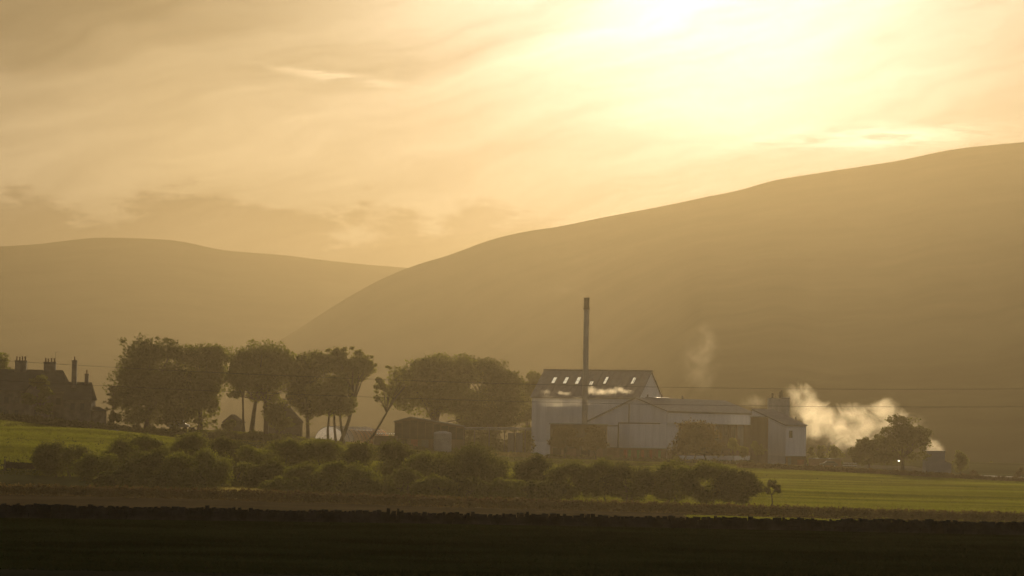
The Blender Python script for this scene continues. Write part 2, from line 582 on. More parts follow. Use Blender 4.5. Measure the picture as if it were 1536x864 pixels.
# ------------------------------------------------------------------ vegetation
def leaf_mesh(name, lobes, n, size, material, parent, flat=.0, inner=.55):
    """diamond leaf sprays spread through the shells of many lobes: lobes rows = cx,cy,cz,rx,ry,rz"""
    L = np.asarray(lobes, dtype=float)
    wgt = (L[:, 3] * L[:, 5]) ** 1.0
    wgt /= wgt.sum()
    k = rng.choice(len(L), n, p=wgt)
    u = rng.normal(size=(n, 3)); u /= np.linalg.norm(u, axis=1)[:, None]
    r = inner + (1.06 - inner) * rng.random(n) ** .7
    r *= 1 + .10 * rng.normal(size=n)
    C = L[k, :3] + u * L[k, 3:6] * r[:, None]
    a = rng.normal(size=(n, 3)); a /= np.linalg.norm(a, axis=1)[:, None]
    nrm = .35 * u + rng.normal(size=(n, 3)) * .8
    b = np.cross(nrm, a); b /= np.linalg.norm(b, axis=1)[:, None] + 1e-6
    s = size * (.55 + .9 * rng.random(n))[:, None]
    bend = nrm / (np.linalg.norm(nrm, axis=1)[:, None] + 1e-6) * s * .15
    V = np.stack([C - a * s * .6, C + b * s * .36 + bend, C + a * s * .6, C - b * s * .36 + bend], 1).reshape(-1, 3)
    Fc = np.arange(n * 4).reshape(n, 4)
    return arrmesh(name, V, Fc, 4, material, parent)


def crown_lobes(ell, D, sub, dep=1.0, loose=1.0):
    """ell: list of (cx,cy,rx,ry) in photograph pixels -> lobes in metres"""
    s = D / F
    out = []
    for cx, cy, rx, ry in ell:
        c = P(cx, cy, D)
        RX, RZ = rx * s, ry * s
        RY = RX * dep
        k = max(8, int(2.8 * sub * rx * ry / 900.0))
        for _ in range(k):
            u = rng.normal(size=3); u /= np.linalg.norm(u)
            q = rng.uniform(.15, .80)
            lr = rng.uniform(.24, .46) * min(RX, RZ) * loose
            out.append((c.x + u[0] * RX * q, c.y + u[1] * RY * q, c.z + u[2] * RZ * q, lr * 1.25, lr * 1.15, lr * .85))
    return out


def limb_mesh(parent, base, lobes, trunk_r, fork, nl, lean=0.0, top=None, multi=1, spread=.0, name='trunk'):
    mb = MB()
    L = np.asarray(lobes)
    cx, cyy, zmax = L[:, 0].mean(), L[:, 1].mean(), (L[:, 2]).max()
    for kx in range(multi):
        off = (kx - (multi - 1) / 2) * spread
        b = Vector((base.x + off, base.y + random.uniform(-.4, .4) * (multi > 1), base.z - .4))
        f = Vector((b.x + (cx - b.x) * .35 + lean, base.y, base.z + fork * random.uniform(.9, 1.1)))
        mid = (b + f) / 2 + Vector((random.uniform(-.2, .2), 0, 0))
        mb.tube([b, b + Vector((0, 0, .6)), mid, f], [trunk_r * 1.5, trunk_r * 1.1, trunk_r * .9, trunk_r * .75], 7)
        for j in rng.choice(len(L), min(nl, len(L)), replace=False):
            e = Vector(L[j, :3])
            if e.z < f.z + .3:
                continue
            m1 = f.lerp(e, .45) + Vector((random.uniform(-.5, .5), random.uniform(-.5, .5), (e.z - f.z) * .12))
            mb.tube([f, m1, e], [trunk_r * .42, trunk_r * .26, trunk_r * .07], 5, caps=False)
    return mb.build(name, M['bark'], parent, smooth=True)


def tree(label, cat, name, px, D, ell, n, leaf, m, tr, fork_px, nl=10, group=None, sub=14, dep=.9, loose=1.0, lean=0, multi=1, spread=0, inner=.5, base_py=None):
    D = ND(D)
    b = G(px, D)
    if base_py is not None:
        b = P(px, base_py, D)
    o = thing(name, label, cat, b, group)
    lb = crown_lobes(ell, D, sub, dep, loose)
    zmin = b.z + .15
    lb = [l for l in lb if l[2] > zmin]
    if leaf > .45:
        n = int(n * 2.3); leaf *= .74
    leaf_mesh('crown', lb, n, leaf, M[m], o, inner=inner)
    limb_mesh(o, b, lb, tr, fork_px * D / F, nl, lean, multi=multi, spread=spread)
    return o


GA = 'tall broadleaf trees between the house and the factory'
tree('tall dense dark tree at the left end of the tree row, nearest the stone house', 'tree', 'broadleaf_tree', 220, 690,
     [(222, 530, 44, 30), (205, 560, 38, 34), (195, 590, 33, 34), (230, 585, 42, 44), (215, 622, 46, 22), (186, 512, 12, 10), (258, 528, 26, 24), (260, 575, 30, 36), (258, 620, 24, 22), (200, 630, 40, 15), (245, 634, 30, 12)], 15000, .62, 'leaf_dark', .7, 20, 10, GA, sub=18)
tree('dense dark tree second in the row, flat topped, left of the gap with bare trunks', 'tree', 'broadleaf_tree', 300, 696,
     [(290, 535, 44, 24), (310, 527, 24, 18), (295, 580, 38, 40), (275, 620, 40, 20), (318, 610, 16, 26), (300, 634, 34, 12), (324, 560, 21, 38), (318, 535, 26, 24)], 13000, .62, 'leaf', .6, 30, 10, GA, sub=18)
tree('round-crowned tree with bare trunks showing in the gap beneath it', 'tree', 'broadleaf_tree', 388, 692,
     [(395, 535, 52, 28), (372, 560, 34, 26), (410, 560, 46, 26), (395, 585, 42, 18), (408, 602, 34, 14), (358, 588, 20, 14), (440, 592, 16, 26), (425, 540, 32, 22), (392, 555, 54, 34), (360, 540, 26, 28), (352, 568, 20, 28), (440, 560, 22, 26)], 13000, .6, 'leaf', .55, 52, 14, GA, sub=15, multi=2, spread=3.2)
tree('slim tree trunk with small crown in the gap under the round crown', 'tree', 'broadleaf_tree', 366, 688,
     [(360, 572, 20, 18), (352, 590, 12, 9)], 2200, .5, 'leaf', .28, 55, 6, GA, sub=20)
tree('dark tree with a low crown on the left of the polytunnels', 'tree', 'broadleaf_tree', 462, 694,
     [(472, 560, 20, 22), (448, 560, 18, 26), (470, 600, 26, 30), (452, 585, 26, 36), (458, 560, 24, 30), (463, 622, 12, 22), (440, 600, 16, 16)], 7500, .55, 'leaf_dark', .45, 30, 8, GA, sub=18)
tree('dark tree on bare trunks standing before the polytunnels', 'tree', 'broadleaf_tree', 504, 688,
     [(480, 540, 20, 20), (500, 600, 36, 26), (478, 590, 24, 24), (520, 606, 22, 18), (505, 578, 24, 20), (482, 614, 24, 14), (515, 618, 20, 10)], 8000, .55, 'leaf', .3, 45, 8, GA, sub=18, multi=3, spread=1.7)
tree('airy light green tree with limbs showing through its crown', 'tree', 'broadleaf_tree', 512, 698,
     [(512, 532, 38, 18), (530, 552, 38, 26), (540, 545, 28, 24), (500, 550, 30, 24), (530, 565, 30, 18), (555, 548, 14, 18)], 10000, .46, 'leaf_light', .45, 60, 30, GA, sub=17, loose=.6, inner=.2, lean=2.0)
tree('thin leaning tree with sparse leaves right of the airy tree', 'tree', 'broadleaf_tree', 549, 690,
     [(590, 556, 18, 12), (578, 580, 20, 22), (600, 570, 10, 14), (565, 600, 12, 14), (612, 575, 10, 12)], 1500, .45, 'leaf_light', .28, 50, 16, GA, sub=20, loose=.5, inner=.2, lean=2.6)
tree('very broad domed tree in the middle, behind the dark shed', 'tree', 'broadleaf_tree', 655, 735,
     [(660, 552, 52, 24), (625, 575, 42, 30), (690, 560, 40, 26), (650, 600, 48, 28), (635, 552, 32, 20), (692, 546, 34, 18), (665, 575, 52, 34), (600, 590, 28, 30), (606, 570, 30, 24), (660, 548, 52, 20), (640, 545, 34, 18), (700, 605, 40, 34), (610, 612, 26, 14)], 15000, .66, 'leaf', .7, 40, 16, GA, sub=12, inner=.45)
tree('broad smooth-domed dark tree right of the widest tree, behind the pipe bridge', 'tree', 'broadleaf_tree', 745, 745,
     [(722, 556, 36, 26), (698, 548, 30, 18), (748, 566, 34, 32), (765, 580, 26, 26), (740, 610, 42, 40), (765, 615, 22, 46), (705, 640, 30, 26)], 13000, .66, 'leaf_dark', .65, 30, 12, GA, sub=18)
tree('small tree showing at the left end of the white factory roof', 'tree', 'broadleaf_tree', 795, 810,
     [(796, 580, 20, 22), (806, 568, 10, 10), (785, 610, 18, 34), (790, 650, 14, 24)], 5000, .6, 'leaf', .4, 30, 6, GA, sub=22)
tree('tree at the left edge of the picture behind the stone house', 'tree', 'broadleaf_tree', -5, 700,
     [(-8, 545, 24, 24), (0, 575, 26, 30), (-25, 590, 30, 40)], 6000, .6, 'leaf', .5, 30, 6, sub=20)
tree('small conifer with flat side branches beside the tall dark tree', 'tree', 'conifer_tree', 170, 676,
     [(163, 592, 9, 3), (160, 603, 11, 3), (163, 614, 10, 3), (170, 585, 8, 10), (172, 605, 9, 14), (172, 625, 14, 10)], 1800, .45, 'leaf_dark', .2, 60, 4, sub=60)
tree('golden leafy climber and bush in front of the house gable', 'bush', 'garden_bush', 62, 655,
     [(60, 572, 18, 12), (66, 590, 14, 16), (45, 600, 14, 14), (70, 612, 16, 14)], 3000, .4, 'leaf', .15, 15, 5, sub=25)
tree('bronze-leaved tree on several stems in front of the long factory wall', 'tree', 'bronze_tree', 1042, 702,
     [(1040, 650, 34, 24), (1058, 655, 32, 24), (1022, 668, 22, 18), (1072, 672, 20, 16), (1045, 672, 36, 14)], 9000, .42, 'leaf_brown', .22, 14, 10, sub=20, multi=3, spread=3.0)
tree('dark brownish tree against the dark shade block, left of the chimney foot', 'tree', 'bronze_tree', 846, 704, [(846, 650, 20, 16), (836, 662, 14, 14), (858, 664, 16, 14)], 4500, .42, 'leaf_brown', .18, 12, 8, sub=30, base_py=694)
tree('dark brownish tree against the dark shade block, right of the chimney foot', 'tree', 'bronze_tree', 893, 704, [(893, 652, 17, 15), (902, 664, 12, 14), (884, 666, 13, 13)], 3800, .42, 'leaf_brown', .16, 12, 8, sub=30, base_py=695)
GS = 'young trees in front of the factory'
for pxx, lab, ell in [(1100, 'thin young tree right of the bronze tree before the open bay', [(1100, 668, 10, 13)]),
                      (1117, 'small young tree below the bright bay window', [(1116, 676, 9, 10)]),
                      (1137, 'light young tree in front of the brown stair tower', [(1137, 674, 11, 12)]),
                      (1015, 'yellow-green shrub at the foot of the bronze tree on its left', [(1015, 686, 6, 7)])]:
    tree(lab, 'tree' if 'shrub' not in lab else 'shrub', 'young_tree', pxx, 704, ell, 900, .35, 'leaf_light', .09, 12, 5, GS, sub=60)
tree('large spreading tree in front of the steam right of the factory', 'tree', 'spreading_tree', 1352, 684,
     [(1352, 631, 28, 15), (1350, 648, 34, 17), (1388, 667, 20, 14), (1328, 678, 32, 14), (1384, 650, 20, 16), (1365, 655, 38, 18), (1330, 665, 30, 16), (1370, 645, 26, 14), (1340, 650, 24, 14), (1385, 662, 16, 12), (1355, 665, 36, 14), (1345, 685, 40, 12), (1375, 684, 22, 12)], 9500, .42, 'leaf_dark', .45, 22, 20, sub=26, loose=.85, inner=.35)
tree('lower bushy tree joined to the left side of the large spreading tree', 'tree', 'bushy_tree', 1302, 690,
     [(1300, 666, 26, 14), (1288, 680, 18, 16), (1310, 690, 34, 10), (1320, 660, 14, 12), (1315, 684, 26, 13)], 6500, .4, 'leaf_dark', .25, 15, 10, sub=30, loose=.9)
tree('small upright tree standing alone right of the grey tank house', 'tree', 'small_tree', 1440, 680,
     [(1438, 682, 8, 10), (1442, 692, 13, 13), (1438, 702, 9, 8)], 2200, .34, 'leaf', .14, 10, 6, sub=60, base_py=716)
tree('faint far tree at the right beyond the mounds', 'tree', 'far_tree', 1489, 900,
     [(1489, 697, 9, 5), (1494, 700, 8, 4)], 500, .5, 'leaf', .15, 16, 6, sub=60, base_py=722, loose=.7)
GB = 'small trees behind the low yard wall'
for pxx, cy_, r_, lab in [(1217, 678, 6, 'small sapling beside the white block corner, behind the low wall'), (1231, 676, 7, 'narrow sapling rising behind the middle of the low wall'),
                          (1252, 680, 13, 'bushy sapling at the right end of the low yard wall')]:
    tree(lab, 'sapling', 'sapling', pxx, 765, [(pxx, cy_, r_, 12), (pxx, cy_ + 12, r_ + 2, 8)], 1100, .4, 'leaf', .1, 10, 4, GB, sub=60)

tree('scrubby bush growing under the round-crowned tree before the far cottage roof', 'bush', 'scrub_bush', 343, 686, [(343, 637, 15, 9)], 1400, .4, 'leaf_dark', .1, 4, 4, sub=70)
tree('dark scrub round the trunk in front of the dark gabled cottage', 'bush', 'scrub_bush', 414, 684, [(412, 622, 18, 20), (425, 636, 20, 12)], 3600, .4, 'leaf_dark', .12, 6, 6, sub=50)

# the belt of bushes across the middle of the picture
GBUSH = 'bushes in the belt between the wall and the factory'
BUSH = [
    (95, 662, 37, 712, 503, 'leaf_dark', 'leftmost bush, dark and round, on the bright left pasture'),
    (152, 679, 32, 736, 486, 'leaf', 'bush behind the right shoulder of the leftmost round bush'),
    (207, 651, 42, 712, 505, 'leaf', 'tall bush peaking under the tall dark tree nearest the house'),
    (236, 674, 46, 744, 474, 'leaf_dark', 'wide low bush in front of the two tallest left bushes'),
    (287, 649, 30, 700, 515, 'leaf', 'bush with the black bird above it'),
    (292, 676, 44, 748, 470, 'leaf', 'bulky bush left of the golden tall grass'),
    (343, 657, 28, 702, 512, 'leaf_dark', 'dome-shaped bush left of the dip in the bush belt'),
    (352, 693, 38, 726, 492, 'leaf', 'low bush behind the golden tall grass'),
    (180, 705, 36, 748, 468, 'leaf_dark', 'low dark bush at the foot of the left bush mass'),
    (424, 659, 30, 716, 503, 'leaf', 'round bush just right of the dip in the bush belt'),
    (405, 693, 30, 742, 480, 'leaf_dark', 'small bush right of the golden tall grass'),
    (482, 660, 40, 715, 506, 'leaf', 'broad bush below the polytunnels'),
    (462, 695, 34, 752, 474, 'leaf', 'front bush with bare stems, below the broad polytunnel bush'),
    (520, 693, 44, 756, 468, 'leaf', 'rounded front bush at the centre left, lit along its top'),
    (568, 661, 50, 730, 498, 'leaf_dark', 'largest dark bush left of centre, in front of the dark shed'),
    (602, 702, 36, 755, 470, 'leaf_dark', 'dark low bush between the largest bush and the glowing grass gap'),
    (645, 677, 32, 742, 488, 'leaf', 'bush below the white tank'),
    (705, 665, 46, 738, 484, 'leaf_dark', 'big domed bush in the middle of the belt with glowing grass at its foot'),
    (700, 716, 38, 757, 466, 'leaf_dark', 'low dark bush right of the glowing grass gap'),
    (760, 718, 36, 758, 466, 'leaf', 'low spreading bush in front of the belt, right of the domed bush'),
    (799, 681, 29, 726, 494, 'leaf_dark', 'bush standing alone on its skyline below the left factory wall'),
    (815, 720, 32, 758, 467, 'leaf_dark', 'low dark bush below the lone skyline bush'),
    (856, 689, 25, 757, 477, 'leaf', 'upright bush below the tall chimney stack'),
    (903, 691, 29, 757, 476, 'leaf', 'bush with its stem showing against lit grass, right of the chimney'),
    (946, 697, 30, 757, 474, 'leaf_dark', 'dark bush overlapping the stemmed bush, below the second gable'),
    (1008, 694, 28, 757, 474, 'leaf', 'bush below the bronze tree, left of a grassy gap'),
    (1064, 693, 30, 757, 474, 'leaf', 'bush on two stems near the right end of the belt'),
    (1108, 703, 25, 759, 472, 'leaf_dark', 'last full bush at the right end of the belt'),
]
BUSH += [
    (268, 704, 34, 752, 464, 'leaf_dark', 'low dark bush at the front of the left bush mass, under its middle'),
    (425, 716, 30, 755, 464, 'leaf', 'low front bush just right of the golden tall grass, below two taller ones'),
    (655, 712, 30, 756, 464, 'leaf', 'small front bush below the storage tank, left of the low dark bush'),
    (545, 716, 30, 757, 463, 'leaf_dark', 'lowest front bush right of the rounded front bush'),
    (380, 668, 26, 712, 505, 'leaf', 'half-hidden bush in the dip of the bush belt'),
]
for bx, top, rx, base, D, mt, lab in BUSH:
    D = ND(D)
    if base > 750 and bx > 830:
        rx *= 1.28
    elif bx < 740:
        rx *= 1.2
    g = G(bx, D)
    s = D / F
    o = thing('bush', lab, 'bush', g, GBUSH)
    zt = P(bx, top, D).z
    hgt = (zt - g.z)
    X = P(bx, (top + base) / 2, D).x
    lobes = []
    stem = .08 if base > 750 and bx > 830 else .0
    for q in range(42):
        u = rng.normal(size=3); u /= np.linalg.norm(u)
        u = np.sign(u) * np.abs(u) ** .96
        zc = g.z + hgt * (.5 + stem / 2) + u[2] * hgt * (.5 - stem / 2) * rng.uniform(.55, .86)
        lr = rng.uniform(.22, .36) * min(rx * s, hgt * .6)
        lobes.append((X + u[0] * rx * s * .84, D + u[1] * rx * s * .8, zc, lr * 1.3, lr * 1.2, lr * .95))
    n = int(3000 + rx * hgt * 32)
    leaf_mesh('crown', lobes, int(n * 1.4), .21, M[mt], o, inner=.4)
    limb_mesh(o, g, lobes, .10, hgt * .28, 7, multi=2 if bx > 830 else 3, spread=.9, name='stem')
tree('thin sparse little tree standing alone right of the bush belt', 'tree', 'sparse_tree', 1157, 474,
     [(1157, 726, 13, 8), (1150, 735, 12, 8), (1166, 733, 9, 10)], 650, .3, 'leaf', .09, 18, 12, sub=120, loose=.7, inner=.2)

# conical mounds of brush at the far right
for px, D, rx, h, lab in [(1461, 690, 12, 15, 'small dark mound of brush right of the small upright tree'), (1534, 712, 17, 24, 'larger brush mound cut by the right edge of the picture')]:
    g = G(px, D); s = D / F
    lb = []
    for _ in range(20):
        q = rng.uniform(-1, 1)
        lb.append((g.x + q * rx * s * .8, D + rng.uniform(-1, 1), g.z + (1 - abs(q)) * h * s * .75 * rng.uniform(.6, 1), .5, .5, .4))
    o = thing('brush_mound', lab, 'mound', g, 'brush mounds by the track')
    leaf_mesh('brush', lb, 1500, .3, M['leaf_brown'], o, inner=.1)


def hedge(name, label, pts, h, wd, m, n, leaf, group=None, jag=.3):
    """a hedge along ground points (px, D)"""
    pts = [(a, ND(b)) for a, b in pts]
    o = thing(name, label, 'hedge', G(*pts[0]), group)
    lobes = []
    for (a, Da), (b, Db) in zip(pts[:-1], pts[1:]):
        ga, gb = G(a, Da), G(b, Db)
        k = int((gb - ga).length / (wd * .55)) + 1
        for i in range(k):
            q = (i + rng.random() * .6) / k
            x = ga.x + (gb.x - ga.x) * q; y = ga.y + (gb.y - ga.y) * q
            hh = h * rng.uniform(1 - jag, 1 + jag * .4)
            z = Tz(x, y)
            lobes.append((x, y + rng.uniform(-.2, .2), z + hh * .5, wd * .6, wd * .5, hh * .5))
    ob = leaf_mesh('foliage', lobes, n, leaf, M[m], o, inner=.35)
    ob['kind'] = 'stuff'
    return o


hedge('field_hedge', 'low brown hedge running across in front of the bush belt and bright field', [(-120, 440), (500, 440), (900, 441), (1300, 442), (1680, 444)], 1.28, 1.0, 'leaf_brown', 60000, .20, jag=.10)
hedge('field_hedge', 'dark boundary hedge along the top of the bright right field', [(1110, 655), (1250, 652), (1400, 650), (1536, 648), (1680, 646)], 1.2, 1.4, 'leaf_brown', 14000, .36, jag=.15)
hedge('garden_hedge', 'clipped dark hedge along the front of the stone house garden', [(-90, 652), (60, 654), (190, 658)], 1.9, 1.6, 'leaf_dark', 9000, .36, jag=.12)
hedge('field_hedge', 'straggly hedge under the tall trees right of the house', [(165, 659), (330, 668), (450, 674)], 2.2, 1.7, 'leaf_dark', 14000, .36, jag=.4)
hedge('field_hedge', 'thin rough hedge at the foot of the factory yard', [(600, 700), (790, 706), (960, 706), (1130, 704)], 1.1, 1.4, 'leaf_dark', 9000, .34, jag=.4)

hedge('field_hedge', 'tall dark thicket under the domed trees behind the pipe bridge', [(600, 738), (700, 736), (798, 733)], 6.0, 3.0, 'leaf_dark', 9000, .5, jag=.35)


# grass
def tufts(name, label, n, region, hgt, wid, m, edge=None, blades=3):
    """n tufts of blades in region (callable giving x,y arrays)"""
    x, y = region(n)
    z = T(x, y)
    n = len(x)
    V = np.empty((n, blades, 3, 3))
    for b in range(blades):
        hh = hgt * (.6 + .8 * rng.random(n)) * (.85 + .3 * np.sin(x * .05 + y * .11))
        ww = wid * (.6 + .8 * rng.random(n))
        aa = rng.normal(size=n) * .7
        ox = rng.normal(size=n) * wid * 1.2; oy = rng.normal(size=n) * wid * 1.2
        ca, sa = np.cos(aa), np.sin(aa)
        V[:, b, 0] = np.stack([x + ox - ca * ww / 2, y + oy - sa * ww / 2, z - .03], 1)
        V[:, b, 1] = np.stack([x + ox + ca * ww / 2, y + oy + sa * ww / 2, z - .03], 1)
        V[:, b, 2] = np.stack([x + ox + rng.normal(size=n) * hh * .35, y + oy + rng.normal(size=n) * hh * .35, z + hh], 1)
    o = arrmesh(name, V.reshape(-1, 3), np.arange(n * blades * 3).reshape(-1, 3), 3, m)
    return props(o, label, kind='stuff')


def reg_field(y0, y1, skip=None):
    def f(n):
        y = y0 + (y1 - y0) * rng.random(n)
        x = (rng.random(n) * 2 - 1) * (y * .172 + 14)
        if skip is not None:
            k = ~skip(x, y)
            x, y = x[k], y[k]
        return x, y
    return f


def yard_area(x, y):
    return ((y > 712) & (x > 3)) | ((y < 371 + 5 * np.sin(x * .25)) & (x < 26)) | ((y < 413) & (x < -30))


tufts('grass', 'green pasture grass glowing in the low sun', 300000, reg_field(350, 770, yard_area), .24, .22, M['grass'])
tufts('rough_grass', 'thin line of lit grass between the stone wall and the brown hedge at the right', 16000, lambda n: (19 + 55 * rng.random(n), 305 + 32 * rng.random(n)), .20, .15, M['grass'])
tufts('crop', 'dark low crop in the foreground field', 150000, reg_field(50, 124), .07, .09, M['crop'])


def reg_patch(px0, px1, D0, D1):
    def f(n):
        y = D0 + (D1 - D0) * rng.random(n)
        x0, x1 = G(px0, (D0 + D1) / 2).x, G(px1, (D0 + D1) / 2).x
        return x0 + (x1 - x0) * rng.random(n), y
    return f


tufts('tall_grass', 'patch of tall golden grass among the left bushes', 2600, reg_patch(310, 398, 366, 374), .9, .09, M['straw'])
tufts('tall_grass', 'pale tall weeds in front of the factory yard', 1800, reg_patch(735, 800, 690, 700), .8, .14, M['straw'])
tufts('tall_grass', 'pale dry grass fringe along the top of the bright field', 9000, reg_patch(1180, 1700, 655, 668), .55, .12, M['straw'])


# ------------------------------------------------------------------ walls of stone
def stone_wall(label, x0, x1, y0, y1, h, sw, zfun=None, jag=.16, th=.6):
    g = Vector((x0, y0, Tz(x0, y0)))
    o = thing('stone_wall', label, 'stone wall', g)
    core = MB()
    n = int((x1 - x0) / 4)
    for i in range(n):
        a, b = x0 + (x1 - x0) * i / n, x0 + (x1 - x0) * (i + 1) / n
        ya, yb = y0 + (y1 - y0) * i / n, y0 + (y1 - y0) * (i + 1) / n
        za, zb_ = Tz(a, ya), Tz(b, yb)
        lo = [(a, ya - th * .4, za - .3), (b, yb - th * .4, zb_ - .3), (b, yb + th * .4, zb_ - .3), (a, ya + th * .4, za - .3)]
        hi = [(a, ya - th * .3, za + h - .06), (b, yb - th * .3, zb_ + h - .06), (b, yb + th * .3, zb_ + h - .06), (a, ya + th * .3, za + h - .06)]
        core.hexa([Vector(v) for v in lo], [Vector(v) for v in hi])
    core.build('wall_core', M['stone'], o)
    cps, cop = MB(), MB()
    rows = max(2, int(h / .2))

    def stone(mb, x, y, z, sx, sy, sz):
        c = [Vector((x + i * sx / 2 * random.uniform(.75, 1), y + j * sy / 2 * random.uniform(.8, 1), z + k * sz / 2 * random.uniform(.75, 1)))
             for k in (-1, 1) for i, j in ((-1, -1), (1, -1), (1, 1), (-1, 1))]
        mb.hexa(c[:4], c[4:])
    L = x1 - x0
    for r in range(rows):
        x = x0 + random.uniform(0, sw)
        while x < x1:
            wv = sw * random.uniform(.6, 1.5)
            t = (x - x0) / L
            y = y0 + (y1 - y0) * t
            z = Tz(x, y) + (r + .5) * h / rows
            stone(cps, x, y - th * .42 + r * .015 + random.uniform(-.04, .03), z, wv * 1.02, .22, h / rows * 1.0)
            x += wv
    x = x0
    while x < x1:
        wv = sw * random.uniform(.3, .8)
        t = (x - x0) / L
        y = y0 + (y1 - y0) * t
        hh = random.uniform(.08, .18) * (1 + (random.random() < .05) * .35) * (1 + .15 * math.sin(x * .9) + .12 * math.sin(x * 2.3))
        stone(cop, x, y, Tz(x, y) + h + hh / 2 - .05, wv, th * .8, hh * (1 + jag))
        x += wv * random.uniform(.75, 1.0)
    c = cps.build('wall_stones', M['stone'], o); c['kind'] = 'stuff'
    c = cop.build('cope_stones', M['stone'], o); c['kind'] = 'stuff'
    return o


stone_wall('long dark drystone wall with jagged cope stones across the foreground', -30, 30, WALLY, WALLY, .86, .24)
DS = ND(512)
g0, g1 = G(8, DS), G(92, DS)
stone_wall('short dark piece of stone wall at the left edge by the leftmost bush', g0.x, g1.x, DS, DS - 1, .8, .34)

# fence posts on the left pasture
for px, D, h, lab in [(7, ND(508), 1.7, 'fence post at the left edge, at the end of the short stone wall'), (136, ND(585), 1.3, 'fence post on the crest of the bright left pasture')]:
    g = G(px, D)
    MB().tube([g + Vector((0, 0, -.3)), g + Vector((0, 0, h))], [.11, .09], 7).build('fence_post', M['wood'], None, origin=g)
    props(bpy.context.scene.objects[-1] if False else COL.objects[-1], lab, 'fence post', 'fence posts on the left pasture')


# ------------------------------------------------------------------ buildings
def face_panels(parent, name, a, b, za, zb, zt_a, zt_b, m, n, out, thick=.10, gap=.06, rows=1):
    """cladding panels standing proud on the wall from ground-plan point a to b; out = outward normal"""
    a = Vector((a[0], a[1], 0)); b = Vector((b[0], b[1], 0)); out = Vector((out[0], out[1], 0)).normalized()
    L = (b - a).length; e = (b - a).normalized()
    res = []
    me_cache = None
    for i in range(n):
        u0, u1 = L * i / n + gap / 2, L * (i + 1) / n - gap / 2
        for r in range(rows):
            def zt(u): return zt_a + (zt_b - zt_a) * u / L
            def zlow(u): return za + (zb - za) * u / L
            f0, f1 = r / rows, (r + 1) / rows
            def zz(u, f): return zlow(u) + (zt(u) - zlow(u)) * f
            q = .03
            P4 = [(a + e * u0, zz(u0, f0) + q), (a + e * u1, zz(u1, f0) + q), (a + e * u1, zz(u1, f1) - q), (a + e * u0, zz(u0, f1) - q)]
            lo = [p + out * thick + Vector((0, 0, z)) for p, z in P4]
            hi = [p + out * .004 + Vector((0, 0, z)) for p, z in P4]
            mb = MB(); mb.hexa(lo, hi)
            res.append(mb.build(name, m, parent))
    return res


def shell(pts, z0, tops):
    """closed prism over plan polygon pts with a top height per point (flat or sloping top)"""
    mb = MB()
    n = len(pts)
    mb.add([(p[0], p[1], z0) for p in pts] + [(p[0], p[1], t) for p, t in zip(pts, tops)],
           [tuple(range(n))[::-1], tuple(range(n, 2 * n))] + [(i, (i + 1) % n, (i + 1) % n + n, i + n) for i in range(n)])
    return mb


def gable(A, u, v, W, L, rpos, z0, ze0, ze1, zr, over=.35):
    """gabled body: gable end runs from A along u (W long), ridge runs along v (L long); ridge stands rpos of W from A.
    ze0 eave height at A's side, ze1 at the other. Returns (wall MB, [roof slab MBs near A, far])"""
    A = Vector((A[0], A[1], 0)); u = Vector((u[0], u[1], 0)); v = Vector((v[0], v[1], 0))
    def q(s, t, z): return A + u * s + v * t + Vector((0, 0, z))
    b = MB()
    vs = []
    for t in (0, L):
        vs += [q(0, t, z0), q(W, t, z0), q(W, t, ze1), q(rpos, t, zr), q(0, t, ze0)]
    b.add(vs, [(0, 1, 2, 3, 4), (9, 8, 7, 6, 5), (0, 5, 6, 1), (1, 6, 7, 2), (2, 7, 8, 3), (3, 8, 9, 4), (4, 9, 5, 0)])
    roofs = []
    th = .22
    for s0, s1, za, zb in ((0, rpos, ze0, zr), (W, rpos, ze1, zr)):
        k = (zb - za) / (s1 - s0)
        so = s0 - math.copysign(over, s1 - s0)
        zo = za - abs(k) * over
        lo = [q(so, -over, zo + .03), q(s1, -over, zb + .03), q(s1, L + over, zb + .03), q(so, L + over, zo + .03)]
        r = MB(); r.hexa(lo, [p + Vector((0, 0, th)) for p in lo])
        roofs.append(r)
    return b, roofs


def rot(a):
    a = R(a)
    return Vector((math.cos(a), math.sin(a), 0)), Vector((-math.sin(a), math.cos(a), 0))


# --- main still house (tall, long roof with skylights)
D0 = 778
e, nrm_ = rot(23)           # e: towards right-back along gable? gable direction = back-right
Fc_ = P(957, 640, D0)        # front right corner in plan
gdir = Vector((math.sin(R(23)), math.cos(R(23)), 0))     # along the right gable, going back
ldir = Vector((-math.cos(R(23)), math.sin(R(23)), 0))    # along the front wall, going left
zb0 = G(957, D0).z - 1.0
Wm, Lm = 17.0, 28.6
ze = P(957, 597, D0).z
zr = P(976, 558, D0 + 7.5).z
still = thing('still_house', 'tall white factory building with long grey roof and a row of bright skylights', 'factory', (Fc_.x, Fc_.y, zb0 + 1))
b, roofs = gable((Fc_.x, Fc_.y), gdir, ldir, Wm, Lm, Wm / 2, zb0, ze, ze, zr)
b.build('wall', M['white2'], still)
rf = roofs[0].build('roof', M['roofgrey'], still)
roofs[1].build('roof', M['roofgrey'], still)
# ridge cap
rc = Fc_ + gdir * Wm / 2
rc = Vector((rc.x, rc.y, zr + .3))
MB().tube([rc - ldir * .5, rc + ldir * (Lm + .5)], [.22, .22], 6).build('ridge_cap', M['seam'], still)
